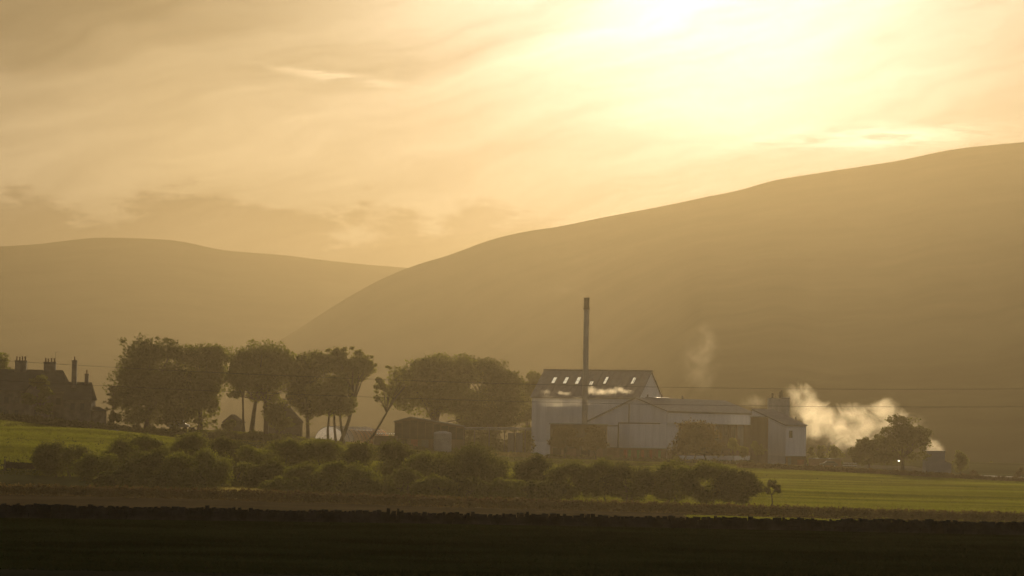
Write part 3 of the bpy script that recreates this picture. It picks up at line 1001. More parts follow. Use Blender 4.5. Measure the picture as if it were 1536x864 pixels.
# roof seams
sl_n = (gdir * (-(zr - ze)) + Vector((0, 0, Wm / 2)))
sl_n.normalize()
slope = (gdir * (Wm / 2) + Vector((0, 0, zr - ze)))
sl_len = slope.length; slope.normalize()
org = Vector((Fc_.x, Fc_.y, ze + .25))
for i in range(1, 18):
    p = org + ldir * (Lm * i / 18)
    mb = MB()
    a_ = p + sl_n * .03; b_ = p + slope * sl_len + sl_n * .03
    w_ = ldir * .06
    mb.hexa([a_ - w_, a_ + w_, b_ + w_, b_ - w_], [a_ - w_ + sl_n * .1, a_ + w_ + sl_n * .1, b_ + w_ + sl_n * .1, b_ - w_ + sl_n * .1])
    mb.build('roof_seam', M['roofgrey'], still)


def on_roof(px, f):
    """point on the front slope for photo column px, at fraction f up the slope"""
    best = None
    for i in range(400):
        t = Lm * i / 400
        p = org + ldir * t + slope * (sl_len * f)
        v = CM.inverted() @ p
        x = 768 + F * v.x / -v.z
        if best is None or abs(x - px) < best[0]:
            best = (abs(x - px), p)
    return best[1]


for px, f0, f1, wd in [(832, .47, .70, .9), (849.5, .46, .71, .9), (867.5, .45, .72, .9), (889, .42, .56, .9), (909.5, .47, .74, .8), (951, .48, .73, .8)]:
    c0 = on_roof(px - 3.0, f0)
    c1 = c0 + slope * sl_len * (f1 - f0)
    k = ldir * wd / 2
    fr = MB()
    n0 = sl_n * .02; n1 = sl_n * .22
    g_ = .14
    for (s0, s1, t0, t1) in ((-wd / 2 - g_, wd / 2 + g_, -g_, 0), (-wd / 2 - g_, wd / 2 + g_, sl_len * (f1 - f0), sl_len * (f1 - f0) + g_),
                             (-wd / 2 - g_, -wd / 2, 0, sl_len * (f1 - f0)), (wd / 2, wd / 2 + g_, 0, sl_len * (f1 - f0))):
        qd = [c0 + ldir * s + slope * t for s, t in ((s0, t0), (s1, t0), (s1, t1), (s0, t1))]
        fr.hexa([p + n0 for p in qd], [p + n1 for p in qd])
    so = fr.build('skylight', M['seam'], still)
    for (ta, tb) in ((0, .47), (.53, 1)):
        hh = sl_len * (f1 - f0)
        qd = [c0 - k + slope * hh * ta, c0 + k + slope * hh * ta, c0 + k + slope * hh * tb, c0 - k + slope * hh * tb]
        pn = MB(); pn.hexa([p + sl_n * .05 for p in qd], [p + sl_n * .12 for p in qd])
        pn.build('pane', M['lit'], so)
# front wall cladding panels
wl = Vector((Fc_.x, Fc_.y, 0)) + ldir * Lm
face_panels(still, 'cladding_panel', (wl.x, wl.y), (Fc_.x, Fc_.y), zb0 + 5.5, zb0 + 5.5, ze - .35, ze - .35, M['white2'], 7, -gdir, .08, .10, rows=2)
face_panels(still, 'cladding_panel', (wl.x, wl.y), (Fc_.x - 18, Fc_.y + 18 * math.tan(R(23))), zb0 + 1.6, zb0 + 1.6, zb0 + 5.2, zb0 + 5.2, M['white'], 2, -gdir, .12, .12)
gb = Vector((Fc_.x, Fc_.y, 0)) + gdir * Wm
face_panels(still, 'cladding_panel', (Fc_.x, Fc_.y), (gb.x, gb.y), zb0 + 5, zb0 + 5, ze - .3, ze - .3, M['white'], 4, -ldir, .08, .08)

# --- second building: gable to the front, long side running back to the right
K = P(1000, 640, 725)
phi = 30
u_ = Vector((-math.cos(R(phi)), math.sin(R(phi)), 0))       # along the gable front, leftwards
v_ = Vector((math.sin(R(phi)), math.cos(R(phi)), 0))        # back along the long side
W2, L2 = 20.6, 47.0
zg2 = G(1000, 725).z
zE = P(1000, 617, 725).z
zA = P(955, 597.5, 729).z
zL = P(886, 632, 735).z
mash = thing('mash_house', 'white building with its broad gable to the front and a long low-pitched roof running right', 'factory', (K.x, K.y, zg2))
b, roofs = gable((K.x, K.y), u_, v_, W2, L2, 8.2, zg2 - 1.2, zE, zL, zA, .3)
b.build('wall', M['white2'], mash)
roofs[0].build('roof', M['roofgrey'], mash)
roofs[1].build('roof', M['roofgrey'], mash)
fn = -v_          # front normal of the gable
sn = -u_          # outward normal of the long side
zpl = P(1000, 673, 725).z     # top of the brick base


def fpt(s, z, o=0):           # point on gable front, s metres left of the corner
    p = K + u_ * s
    return Vector((p.x, p.y, 0)) + fn * o + Vector((0, 0, z))


def spt(s, z, o=0):           # point on long side
    p = K + v_ * s
    return Vector((p.x, p.y, 0)) + sn * o + Vector((0, 0, z))


def fbox(parent, name, m, s0, s1, z0, z1, o0, o1, f=fpt):
    mb = MB()
    lo = [f(s0, z0, o1), f(s1, z0, o1), f(s1, z0, o0), f(s0, z0, o0)]
    hi = [f(s0, z1, o1), f(s1, z1, o1), f(s1, z1, o0), f(s0, z1, o0)]
    mb.hexa(lo, hi)
    return mb.build(name, m, parent)


# gable cladding: large sheets separated by the dark seams the photograph shows
z_mid = P(960, 635, 728).z
for s0, s1 in ((.15, 1.7), (1.85, 5.4), (5.55, 9.6)):
    fbox(mash, 'cladding_panel', M['white'], s0, s1, zpl + .1, z_mid - .12, .01, .09)
fbox(mash, 'cladding_panel', M['white'], 12.9, 16.2, zpl + .1, P(920, 641, 732).z, .01, .12)
fbox(mash, 'trim_strip', M['seam'], 1.7, 12.6, z_mid - .10, z_mid + .14, .01, .16)
fbox(mash, 'trim_strip', M['seam'], 12.45, 12.7, zpl, z_mid - .12, .01, .14)
fbox(mash, 'trim_strip', M['seam'], 9.75, 9.95, z_mid + .2, zA - 1.4, .01, .12)
fbox(mash, 'trim_strip', M['seam'], 12.72, 17.2, z_mid - .75, z_mid - .55, .01, .16)
for s0, s1 in ((.15, 3.3), (3.45, 6.6), (6.75, 9.6), (10.1, 13), (13.15, 16)):
    zt = min(zE + (zA - zE) * s / 8.2 if s < 8.2 else zA - (zA - zL) * (s - 8.2) / (W2 - 8.2) for s in (s0, s1)) - .45
    if zt > z_mid + .5:
        fbox(mash, 'cladding_panel', M['white2'], s0, s1, z_mid + .22, zt, .01, .06)
# brick ground floor with coloured doors
fbox(mash, 'brick_base', M['brick'], -.1, 17.6, zg2 - 1.0, zpl, .02, .30)
fbox(mash, 'brick_base', M['brick'], .3, L2 - .1, zg2 - 1.0, zpl - .3, .01, .25, spt)
cols = ['green', 'brick', 'red', 'brown', 'red', 'green', 'brown', 'green', 'red', 'brown']
for i, c in enumerate(cols):
    s = 1.2 + i * 1.12
    fbox(mash, 'door', M[c], s, s + .72, zg2 + .1, zpl - .45, .305, .38)
# long side: white upper band, recessed bay below with piers
zband = P(1075, 636, 742).z
fbox(mash, 'upper_band', M['white'], .2, L2 - .2, zband, zE - .3, .01, .35, spt)
fbox(mash, 'gutter', M['seam'], .0, L2, zE - .24, zE - .02, .36, .55, spt)
fbox(mash, 'bay_wall', M['brown'], 6, L2 - .3, zg2 - 1, zband - .05, .01, .06, spt)
for i in range(9):
    s = 7 + i * 4.2
    fbox(mash, 'pier', M['brown'], s, s + .55, zg2 - 1, zband - .06, .07, .32, spt)
for i, (s0, s1, f0, f1) in enumerate([(29.5, 31.7, .72, .95), (34, 36, .60, .93), (36.4, 38.6, .62, .95), (38.9, 40.6, .35, .95), (24.0, 26.5, .6, .92), (20, 22, .5, .9)]):
    z0_, z1_ = zg2 + (zband - zg2) * f0, zg2 + (zband - zg2) * f1
    wf = fbox(mash, 'window', M['seam'], s0 - .1, s1 + .1, z0_ - .1, z1_ + .1, .07, .12, spt)
    fbox(wf, 'pane', M['shiny'] if i in (2, 3) else M['glass'], s0, s1, z0_, z1_, .125, .15, spt)
# pale low dock wall at the foot of the long side
fbox(mash, 'dock_wall', M['white2'], 5, L2 - 3, zg2 - 1, zg2 + 1.5, .5, .8, spt)
for s in (6, 13, 24):
    fbox(mash, 'roof_vent', M['seam'], s, s + .25, zA + .2, zA + 1.0, -8.4, -8.1, spt)
# glossy tube added to give the sunlit line along the ridge
MB().tube([spt(5, zA + .30, -8.2), spt(17, zA + .30, -8.2)], [.13, .13], 10).build('ridge_glint_tube', M['shiny'], mash, smooth=True)

# --- brown block standing in for the soft shadow between the two white buildings
an0, an1 = P(826, 640, 722), P(911, 640, 722)
zgn = G(868, 722).z
shade_blk = thing('shade_block', 'low dark brown block standing in for the shade at the foot of the chimney stack', 'shade stand-in', ((an0.x + an1.x) / 2, 722, zgn))
cx = (an0.x + an1.x) / 2; wA = an1.x - an0.x
zta = P(868, 637, 722).z
MB().box((cx, 726, (zgn - 1 + zta) / 2), (wA, 8, zta - zgn + 1)).build('wall', M['brown'], shade_blk)
MB().box((cx, 726, zta + .12), (wA + .5, 8.5, .2)).build('roof', M['seam'], shade_blk)
for i in range(8):
    x = an0.x + wA * (i + .5) / 8
    MB().box((x, 721.93, (zgn + 3 + zta) / 2), (wA / 8 - .15, .12, zta - zgn - 3.3)).build('shade_panel', M['brown'], shade_blk)
for i, (f, m_) in enumerate([(.12, 'darkopen'), (.38, 'brick'), (.62, 'darkopen'), (.85, 'brick')]):
    MB().box((an0.x + wA * f, 721.93, zgn + 1.4), (2.0, .13, 2.6)).build('shade_door', M[m_], shade_blk)
# a lower open lean-to on the still house's left with tank
# --- chimney stack
sb = G(876, 742); st_top = P(878.2, 447.5, 742)
stack = thing('chimney_stack', 'tall thin steel chimney stack with a dark top in front of the skylit roof', 'chimney', sb)
SX = sb.x
zt_ = st_top.z
zc_ = P(878, 463, 742).z
MB().tube([(SX, 742, sb.z - .5), (SX, 742, sb.z + 3), (SX, 742, zc_)], [.78, .68, .60], 20).build('flue', M['steel'], stack, smooth=False)
MB().tube([(SX, 742, zc_ + .01), (SX, 742, zt_)], [.66, .66], 20).build('dark_tip', M['steeldark'], stack)
MB().tube([(SX, 742, zc_ - .18), (SX, 742, zc_ + .14)], [.88, .88], 20).build('collar', M['steeldark'], stack)
MB().tube([(SX, 742, zt_ - .02), (SX, 742, zt_ + .15)], [.74, .74], 20).build('rim', M['steeldark'], stack)
for k in range(5):
    z = sb.z + 6 + k * 5.2
    MB().tube([(SX, 742, z), (SX, 742, z + .12)], [.70, .70], 18).build('flange', M['steel'], stack)
lad = MB()
for sx in (-.2, .2):
    lad.tube([(SX + .74 + 0 * sx, 742 + sx, sb.z + 1), (SX + .70, 742 + sx, zc_)], [.03, .03], 4)
for k in range(60):
    z = sb.z + 1.2 + k * (zc_ - sb.z - 1.5) / 60
    lad.tube([(SX + .73, 741.8, z), (SX + .73, 742.2, z)], [.02, .02], 4)
lad.build('ladder', M['steel'], stack)

# --- brown stair tower
tb0, tb1 = P(1127.5, 640, 737), P(1152.5, 640, 737)
zgt = G(1141, 737).z
tz = P(1141, 626, 737).z
tower = thing('stair_tower', 'tall narrow brown block between the long white building and the white block', 'tower', ((tb0.x + tb1.x) / 2, 739, zgt))
cx = (tb0.x + tb1.x) / 2; wT = tb1.x - tb0.x
MB().box((cx, 739, (zgt - 1 + tz) / 2), (wT, 4, tz - zgt + 1)).build('wall', M['brown'], tower)
MB().box((cx, 739, tz + .1), (wT + .4, 4.4, .18)).build('roof', M['seam'], tower)
for i in range(4):
    h = (tz - zgt) / 4
    MB().box((cx, 736.96, zgt + h * (i + .5)), (wT - .3, .10, h - .15)).build('cladding_panel', M['brown'], tower)

# --- white block with a mono-pitch roof at the right
K2 = P(1179, 640, 742)
al = 35
e2 = Vector((math.cos(R(al)), math.sin(R(al)), 0)); s2 = Vector((-math.sin(R(al)), math.cos(R(al)), 0))
Le, Ls = 6.2, 12.6
zg3 = G(1180, 742).z
z_lo = P(1180, 639, 742).z; z_hi = P(1134, 615, 752).z
blk = thing('white_block', 'white block with a sloping roof and one small dark window at the factory right end', 'factory', (K2.x, K2.y, zg3))
pts = [K2, K2 + e2 * Le, K2 + e2 * Le + s2 * Ls, K2 + s2 * Ls]
shell(pts, zg3 - 1, [z_lo, z_lo, z_hi, z_hi]).build('wall', M['white2'], blk)
lo = [K2 - s2 * .3 - e2 * .3, K2 + e2 * (Le + .3) - s2 * .3, K2 + e2 * (Le + .3) + s2 * Ls, K2 - e2 * .3 + s2 * Ls]
zz = [z_lo + .02, z_lo + .02, z_hi + .05, z_hi + .05]
lo = [Vector((p.x, p.y, z)) for p, z in zip(lo, zz)]
mb = MB(); mb.hexa(lo, [p + Vector((0, 0, .25)) for p in lo]); mb.build('roof', M['roofgrey'], blk)
zpb = P(1180, 684, 742).z
face_panels(blk, 'cladding_panel', K2[:2], (K2 + e2 * Le)[:2], zpb, zpb, z_lo - .35, z_lo - .35, M['white'], 2, -s2, .09, .05)
for i in range(3):
    a_, b_ = K2 + s2 * (Ls * (i + 1) / 3), K2 + s2 * (Ls * i / 3)
    za_ = z_lo + (z_hi - z_lo) * (i + 1) / 3 - .5; zbb = z_lo + (z_hi - z_lo) * i / 3 - .4
    face_panels(blk, 'cladding_panel', a_[:2], b_[:2], zpb, zpb, za_, zbb, M['white'], 1, -e2, .09, .06)


def epl(s, z, o=0):
    p = K2 + e2 * s - s2 * o
    return Vector((p.x, p.y, z))


zw = P(1186, 651, 742).z
wf = fbox(blk, 'window', M['seam'], .9, 1.9, zw - .9, zw + .8, .1, .16, epl)
fbox(wf, 'pane', M['glass'], 1.02, 1.78, zw - .75, zw + .65, .165, .19, epl)
fbox(blk, 'brick_base', M['brick'], -.05, Le + .05, zg3 - 1, zpb - .05, .01, .2, epl)
fbox(blk, 'door', M['seam'], .5, 1.5, zg3, zg3 + 2.0, .205, .26, epl)
fbox(blk, 'door', M['red'], 3.4, 5.6, zg3 + .3, zg3 + 1.5, .205, .26, epl)
pv = K2 + e2 * 5.0 + s2 * 2.4
pz = z_lo + (z_hi - z_lo) * 2.4 / Ls
MB().tube([(pv.x, pv.y, pz), (pv.x, pv.y, pz + .9)], [.09, .09], 6).build('roof_vent', M['seam'], blk)
MB().tube([(pv.x, pv.y, pz + .9), (pv.x, pv.y, pz + 1.5)], [.22, .22], 8).build('vent_cowl', M['seam'], blk)

# --- squat roof tower behind the white block
t0, t1 = P(1153.5, 640, 764), P(1184, 640, 764)
zg4 = G(1168, 764).z
ztw = P(1168, 598, 764).z
rt = thing('hoist_tower', 'squat grey tower with two stub pipes rising behind the white block', 'tower', ((t0.x + t1.x) / 2, 766, zg4))
M['towergrey'] = mat('grey_tower_cladding', (.30, .30, .30), .8, .15, .4, stretch=(2, 2, .4))
cx = (t0.x + t1.x) / 2; wT = t1.x - t0.x
MB().box((cx, 766.5, (zg4 + ztw) / 2 - .5), (wT, 5, ztw - zg4 + 1)).build('wall', M['towergrey'], rt)
MB().box((cx, 766.5, ztw + .1), (wT + .1, 5.1, .16)).build('roof', M['shiny'], rt)
MB().tube([(cx + .5, 764.0, ztw + .2), (cx + wT / 2, 764.0, ztw + .2)], [.12, .12], 10).build('edge_glint_tube', M['shiny'], rt, smooth=True)  # glossy tube added for the bright line of the sunlit edge
for px, r_, dz in ((1158.5, .30, 1.15), (1170.5, .42, 1.6), (1172.5, .25, 1.9)):
    q = P(px, 600, 765)
    MB().tube([(q.x, 765, ztw + .18), (q.x, 765, ztw + .18 + dz)], [r_, r_ * .85], 9).build('pipe', M['steeldark'], rt)
q0, q1 = P(1157, 600, 764.3), P(1176, 600, 764.3)
rail = MB().tube([(q0.x, 764.3, ztw + 1.0), (q1.x, 764.3, ztw + 1.0)], [.04, .04], 5)
for k in range(4):
    x = q0.x + (q1.x - q0.x) * k / 3
    rail.tube([(x, 764.3, ztw + .15), (x, 764.3, ztw + 1.0)], [.04, .04], 5)
rail.build('railing', M['steeldark'], rt)

# --- low yard wall with pale coping, and rail fence
g0, g1 = G(1213, 752), G(1262, 752)
yw = thing('yard_wall', 'low dark wall with a pale coping right of the white block', 'wall', ((g0.x + g1.x) / 2, 752, g0.z))
zt = P(1240, 688.5, 752).z
cx = (g0.x + g1.x) / 2; wd = g1.x - g0.x
MB().box((cx, 752, (g0.z - 1 + zt) / 2), (wd, .5, zt - g0.z + 1)).build('wall_core', M['brick'], yw)
MB().box((cx, 752, zt + .08), (wd + .2, .8, .14)).build('coping', M['shiny'], yw)
g0, g1 = G(1264, 735), G(1285, 735)
rf_ = thing('rail_fence', 'short pale rail fence left of the bushy tree', 'fence', ((g0.x + g1.x) / 2, 735, g0.z))
for k in range(4):
    x = g0.x + (g1.x - g0.x) * k / 3
    MB().box((x, 735, g0.z + .6), (.14, .14, 1.5)).build('post', M['wood'], rf_)
for k in range(2):
    MB().box(((g0.x + g1.x) / 2, 734.9, g0.z + .6 + k * .5), (g1.x - g0.x, .05, .13)).build('rail', M['white2'], rf_)

# --- tank house at the far right
a0, a1 = P(1390, 640, 700), P(1418, 640, 700)
zg5 = G(1405, 700).z
zt5 = P(1405, 677, 700).z
th_ = thing('tank_house', 'blue-grey tank house with a low lean-to right of the spreading tree', 'building', ((a0.x + a1.x) / 2, 700, zg5))
cx = (a0.x + a1.x) / 2; wd = a1.x - a0.x
M['bluegrey'] = mat('blue_grey_cladding', (.22, .24, .30), .6, .1, .4)
MB().box((cx, 703, (zg5 - 1 + zt5) / 2), (wd, 6, zt5 - zg5 + 1)).build('wall', M['bluegrey'], th_)
MB().box((cx, 703, zt5 + .08), (wd + .3, 6.3, .15)).build('roof', M['seam'], th_)
b1 = P(1428, 640, 700)
zl = P(1422, 694, 700).z
ln = [Vector((a1.x + .01, 700.4, 0)), Vector((b1.x, 700.4, 0)), Vector((b1.x, 705, 0)), Vector((a1.x + .01, 705, 0))]
shell(ln, zg5 - 1, [zl + .25, zl - .3, zl - .3, zl + .25]).build('lean_to', M['bluegrey'], th_)
lo = [Vector((p.x, p.y, z)) for p, z in zip(ln, [zl + .28, zl - .28, zl - .28, zl + .28])]
mb = MB(); mb.hexa(lo, [p + Vector((0, 0, .1)) for p in lo]); mb.build('lean_to_roof', M['shiny'], th_)
for i in range(4):
    MB().box((a0.x + wd * (i + .5) / 4, 699.96, (zg5 + zt5) / 2 - .2), (wd / 4 - .08, .08, zt5 - zg5 - .5)).build('cladding_panel', M['bluegrey'], th_)

# --- small lit yard lamp in front of the spreading tree
g = G(1348, 668); lz = P(1348, 692, 668).z
lamp = thing('yard_lamp', 'small bright yard lamp on a post in front of the spreading tree', 'lamp', g)
MB().tube([g + Vector((0, 0, -.3)), Vector((g.x, 668, lz))], [.05, .04], 6).build('post', M['seam'], lamp)
MB().box((g.x, 668, lz + .1), (.28, .2, .14)).build('lamp_head', M['lamp'], lamp)

# --- dark shed, white tank, pipe bridge
D1 = 712
p0, pa, p1 = P(592, 633, D1), P(616, 626.5, D1), P(696, 640, D1)
zs = G(640, D1).z
shed = thing('shed', 'low dark shed with a pale roof edge left of the white tank', 'shed', (pa.x, D1, zs))
b, roofs = gable((p1.x, D1), Vector((-1, 0, 0)), Vector((0, 1, 0)), p1.x - p0.x, 16, p1.x - pa.x, zs - 1.2, p1.z, p0.z, pa.z, .25)
b.build('wall', M['brown'], shed)
roofs[0].build('roof', M['shiny'], shed)
roofs[1].build('roof', M['roofgrey'], shed)
for i, (pxx, m_) in enumerate([(606, 'darkopen'), (622, 'red'), (638, 'seam')]):
    q = P(pxx, 640, D1)
    MB().box((q.x, D1 - .05, zs + 1.3), (1.6, .12, 2.6)).build('door', M[m_], shed)
for k in range(9):
    x = p0.x + (p1.x - p0.x) * (k + .5) / 9
    ztop = (p0.z + (pa.z - p0.z) * (x - p0.x) / (pa.x - p0.x)) if x < pa.x else (pa.z + (p1.z - pa.z) * (x - pa.x) / (p1.x - pa.x))
    zlo_ = zs + 2.75
    if ztop - .5 > zlo_:
        MB().box((x, D1 - .05, (zlo_ + ztop - .5) / 2), ((p1.x - p0.x) / 9 - .12, .1, ztop - .5 - zlo_)).build('wall_panel', M['slate'], shed)

g = G(663.5, 702); tt = P(663.5, 648.5, 702).z
tank = thing('storage_tank', 'short white round tank with a domed lid in front of the dark shed', 'tank', g)
rr_ = 13.5 * 702 / F
M['tankgrey'] = mat('dull_tank_paint', (.34, .33, .32), .8, .15, .6)
MB().tube([g + Vector((0, 0, -.3)), Vector((g.x, 702, tt - .3))], [rr_, rr_], 28).build('tank_body', M['tankgrey'], tank)
MB().tube([(g.x, 702, tt - .3), (g.x, 702, tt), (g.x, 702, tt + .25)], [rr_ * 1.02, rr_ * .9, rr_ * .35], 28).build('lid', M['tankgrey'], tank)
for k in range(3):
    z = g.z + .6 + k * 1.1
    MB().tube([(g.x, 702, z), (g.x, 702, z + .07)], [rr_ + .04, rr_ + .04], 28).build('hoop', M['steel'], tank)

c0, c1 = P(678, 641.5, 716), P(796, 642.5, 716)
br = thing('pipe_bridge', 'long thin raised pipe bridge on posts running to the white factory', 'pipe bridge', G(735, 716))
MB().tube([c0, c1], [.13, .13], 8).build('pipe', M['steel'], br)
MB().tube([c0 + Vector((0, .4, -.35)), c1 + Vector((0, .4, -.35))], [.10, .10], 8).build('pipe', M['steel'], br)
for px in (690, 712, 734, 757, 772, 788):
    q = P(px, 642, 716); zg_ = G(px, 716).z
    MB().box((q.x, 716.2, (zg_ - .3 + q.z - .45) / 2), (.26, .3, q.z - .45 - zg_ + .3)).build('post', M['steeldark'], br)

# pale sheds glimpsed behind the pipe bridge
for px0, px1, yt, lab in [(762, 771, 650, 'small pale store seen between the posts of the pipe bridge, left one'), (774, 784, 650, 'small pale store seen between the posts of the pipe bridge, right one')]:
    q0, q1 = P(px0, yt, 730), P(px1, yt, 730); zg_ = G(px0, 730).z
    t = thing('store_shed', lab, 'shed', ((q0.x + q1.x) / 2, 730, zg_), 'pale stores behind the pipe bridge')
    MB().box(((q0.x + q1.x) / 2, 731.5, (zg_ - .5 + q0.z) / 2), (q1.x - q0.x, 3, q0.z - zg_ + .5)).build('wall', M['roofgrey'], t)
    MB().box(((q0.x + q1.x) / 2, 731.5, q0.z + .07), (q1.x - q0.x + .3, 3.3, .12)).build('roof', M['roofgrey'], t)

# polytunnels
def polytunnel(pxa, pxb, py_top, D, L, yaw, lab, m='poly'):
    qa, qb = P(pxa, 650, D), P(pxb, 650, D)
    g = G((pxa + pxb) / 2, D)
    h = P((pxa + pxb) / 2, py_top, D).z - g.z
    rad = (qb.x - qa.x) / 2
    t = thing('polytunnel', lab, 'polytunnel', g, 'polytunnels behind the trees')
    ax = Vector((math.sin(R(yaw)), math.cos(R(yaw)), 0)); cr = Vector((ax.y, -ax.x, 0))
    def ring(s, k, e=0):
        a = math.pi * k / 14
        return g + ax * s + cr * (-math.cos(a) * (rad + e)) + Vector((0, 0, math.sin(a) * (h + e)))
    mb = MB()
    vs = [ring(s, k) for s in (0, L) for k in range(15)]
    mb.add(vs, [(k, k + 1, k + 16, k + 15) for k in range(14)] + [tuple(range(29, 14, -1))])
    mb.build('cover', M[m], t, smooth=False)
    for i in range(9):
        s = L * i / 8
        MB().tube([ring(s, k, .05) for k in range(15)], [.06] * 15, 5).build('hoop', M['steel'], t)
    return t


polytunnel(470, 519, 640, 712, 20, 22, 'left ribbed white polytunnel glowing behind the trunks')
M['polywarm'] = mat('aged_polythene', (.6, .5, .42), .4, .1, .5, trans=((.92, .66, .46), .82))
polytunnel(512, 545, 644, 716, 20, 16, 'right peach-tinted polytunnel behind the trunks', 'polywarm')

# row of casks, their glints put in as glowing heads
CASK = ['glinting cask at the far left end of the cask row, next to the polytunnel', 'second glinting cask from the polytunnel end of the row', 'third glinting cask from the polytunnel end of the row',
        'fourth glinting cask from the polytunnel end, just left of mid-row', 'fourth glinting cask from the dark shed, just right of mid-row', 'third glinting cask from the dark shed in the row',
        'second glinting cask from the dark shed in the row', 'glinting cask at the right end of the row, touching the dark shed']
for k in range(8):
    px = 566 + k * 3.6
    g = G(px, 706); q = P(px, 650.5, 706)
    t = thing('cask', CASK[k], 'cask', Vector((q.x, 706, q.z - .45)), 'row of casks beside the dark shed')
    MB().tube([(q.x, 705.6, q.z), (q.x, 706, q.z), (q.x, 706.4, q.z)], [.17, .22, .17], 10).build('barrel', M['shiny'], t)
    MB().tube([(q.x, 705.57, q.z), (q.x, 705.6, q.z)], [.10, .10], 8).build('cask_glint', M['lit'], t)
g0, g1 = P(563, 653, 706), P(594, 653, 706)
rk = thing('cask_rack', 'low rack carrying the row of casks left of the dark shed', 'rack', ((g0.x + g1.x) / 2, 706, G(578, 706).z))
MB().box(((g0.x + g1.x) / 2, 706, (G(578, 706).z + P(580, 653.5, 706).z) / 2 - .1), (g1.x - g0.x + .6, .9, P(580, 653.5, 706).z - G(578, 706).z + .2)).build('shelf', M['brown'], rk)


# --- stone house at the left
DH = 668
s_ = DH / F
zh = G(70, DH).z
house = thing('stone_house', 'large dark stone house with tall chimneys at the left edge', 'house', (P(60, 600, DH).x, DH, zh))


def hx(px): return P(px, 590, DH).x
def hz(px, py): return P(px, py, DH).z


def block(pxa, pxb, py_e, py_r, dep, y0, hipl=0, hipr=0, label=None):
    xa, xb = hx(pxa), hx(pxb)
    ze_, zr_ = hz((pxa + pxb) / 2, py_e), hz((pxa + pxb) / 2, py_r)
    MB().box(((xa + xb) / 2, y0 + dep / 2, (zh - 1 + ze_) / 2), (xb - xa, dep, ze_ - zh + 1)).build('wall', M['housestone'], house)
    o = .3
    mb = MB()
    mb.add([(xa - o, y0 - o, ze_ + .004), (xb + o, y0 - o, ze_ + .004), (xb + o, y0 + dep + o, ze_ + .004), (xa - o, y0 + dep + o, ze_ + .004), (xa + hipl * s_, y0 + dep / 2, zr_), (xb - hipr * s_, y0 + dep / 2, zr_)],
           [(3, 2, 1, 0), (0, 1, 5, 4), (2, 3, 4, 5), (1, 2, 5), (3, 0, 4)])
    return mb.build('roof', M['slate'], house)


block(-60, 101, 586, 553.5, 9, DH, 0, 12)
block(98, 139, 600, 573, 7, DH - 2, 0, 3)
block(139.6, 157, 617, 610, 5, DH - 1, 0, 9)
# front cross gable
xa, xb, xm = hx(40), hx(78), hx(59)
zE_, zR_ = hz(59, 590), hz(59, 566)
g_ = MB()
ya, yb = DH - 2.6, DH + 3
g_.add([(xa, ya, zh - 1), (xb, ya, zh - 1), (xb, ya, zE_), (xm, ya, zR_), (xa, ya, zE_), (xa, yb, zh - 1), (xb, yb, zh - 1), (xb, yb, zE_), (xm, yb, zR_), (xa, yb, zE_)],
       [(0, 1, 2, 3, 4), (9, 8, 7, 6, 5), (0, 5, 6, 1), (1, 6, 7, 2), (2, 7, 8, 3), (3, 8, 9, 4), (4, 9, 5, 0)])
g_.build('wall', M['housestone'], house)
for (x0, z0, x1, z1) in ((xa - .3, zE_ - .2, xm, zR_ + .06), (xb + .3, zE_ - .2, xm, zR_ + .06)):
    lo = [Vector((x0, ya - .3, z0 + .05)), Vector((x1, ya - .3, z1)), Vector((x1, yb, z1)), Vector((x0, yb, z0 + .05))]
    mb = MB(); mb.hexa(lo, [p + Vector((0, 0, .15)) for p in lo]); mb.build('roof', M['slate'], house)


def chimney(pxa, pxb, py_top, py_bot, yc, dep, pots, pot_top):
    xa, xb = hx(pxa), hx(pxb)
    z0, z1 = hz(pxa, py_bot) - 1.2, hz(pxa, py_top)
    st = MB().box(((xa + xb) / 2, yc, (z0 + z1) / 2), (xb - xa, dep, z1 - z0)).build('chimney', M['housestone'], house)
    MB().box(((xa + xb) / 2, yc, z1 + .1), (xb - xa + .25, dep + .25, .22)).build('cornice', M['housestone'], st)
    for i in range(pots):
        x = (xa + xb) / 2 if pots == 1 else xa + (xb - xa) * (i + .5) / pots
        zz_ = hz(pxa, pot_top) - (i == 1) * .12
        MB().tube([(x, yc, z1 + .212), (x, yc, z1 + .55), (x, yc, zz_)], [.20, .15, .17], 8).build('chimney_pot', M['pot'], st)


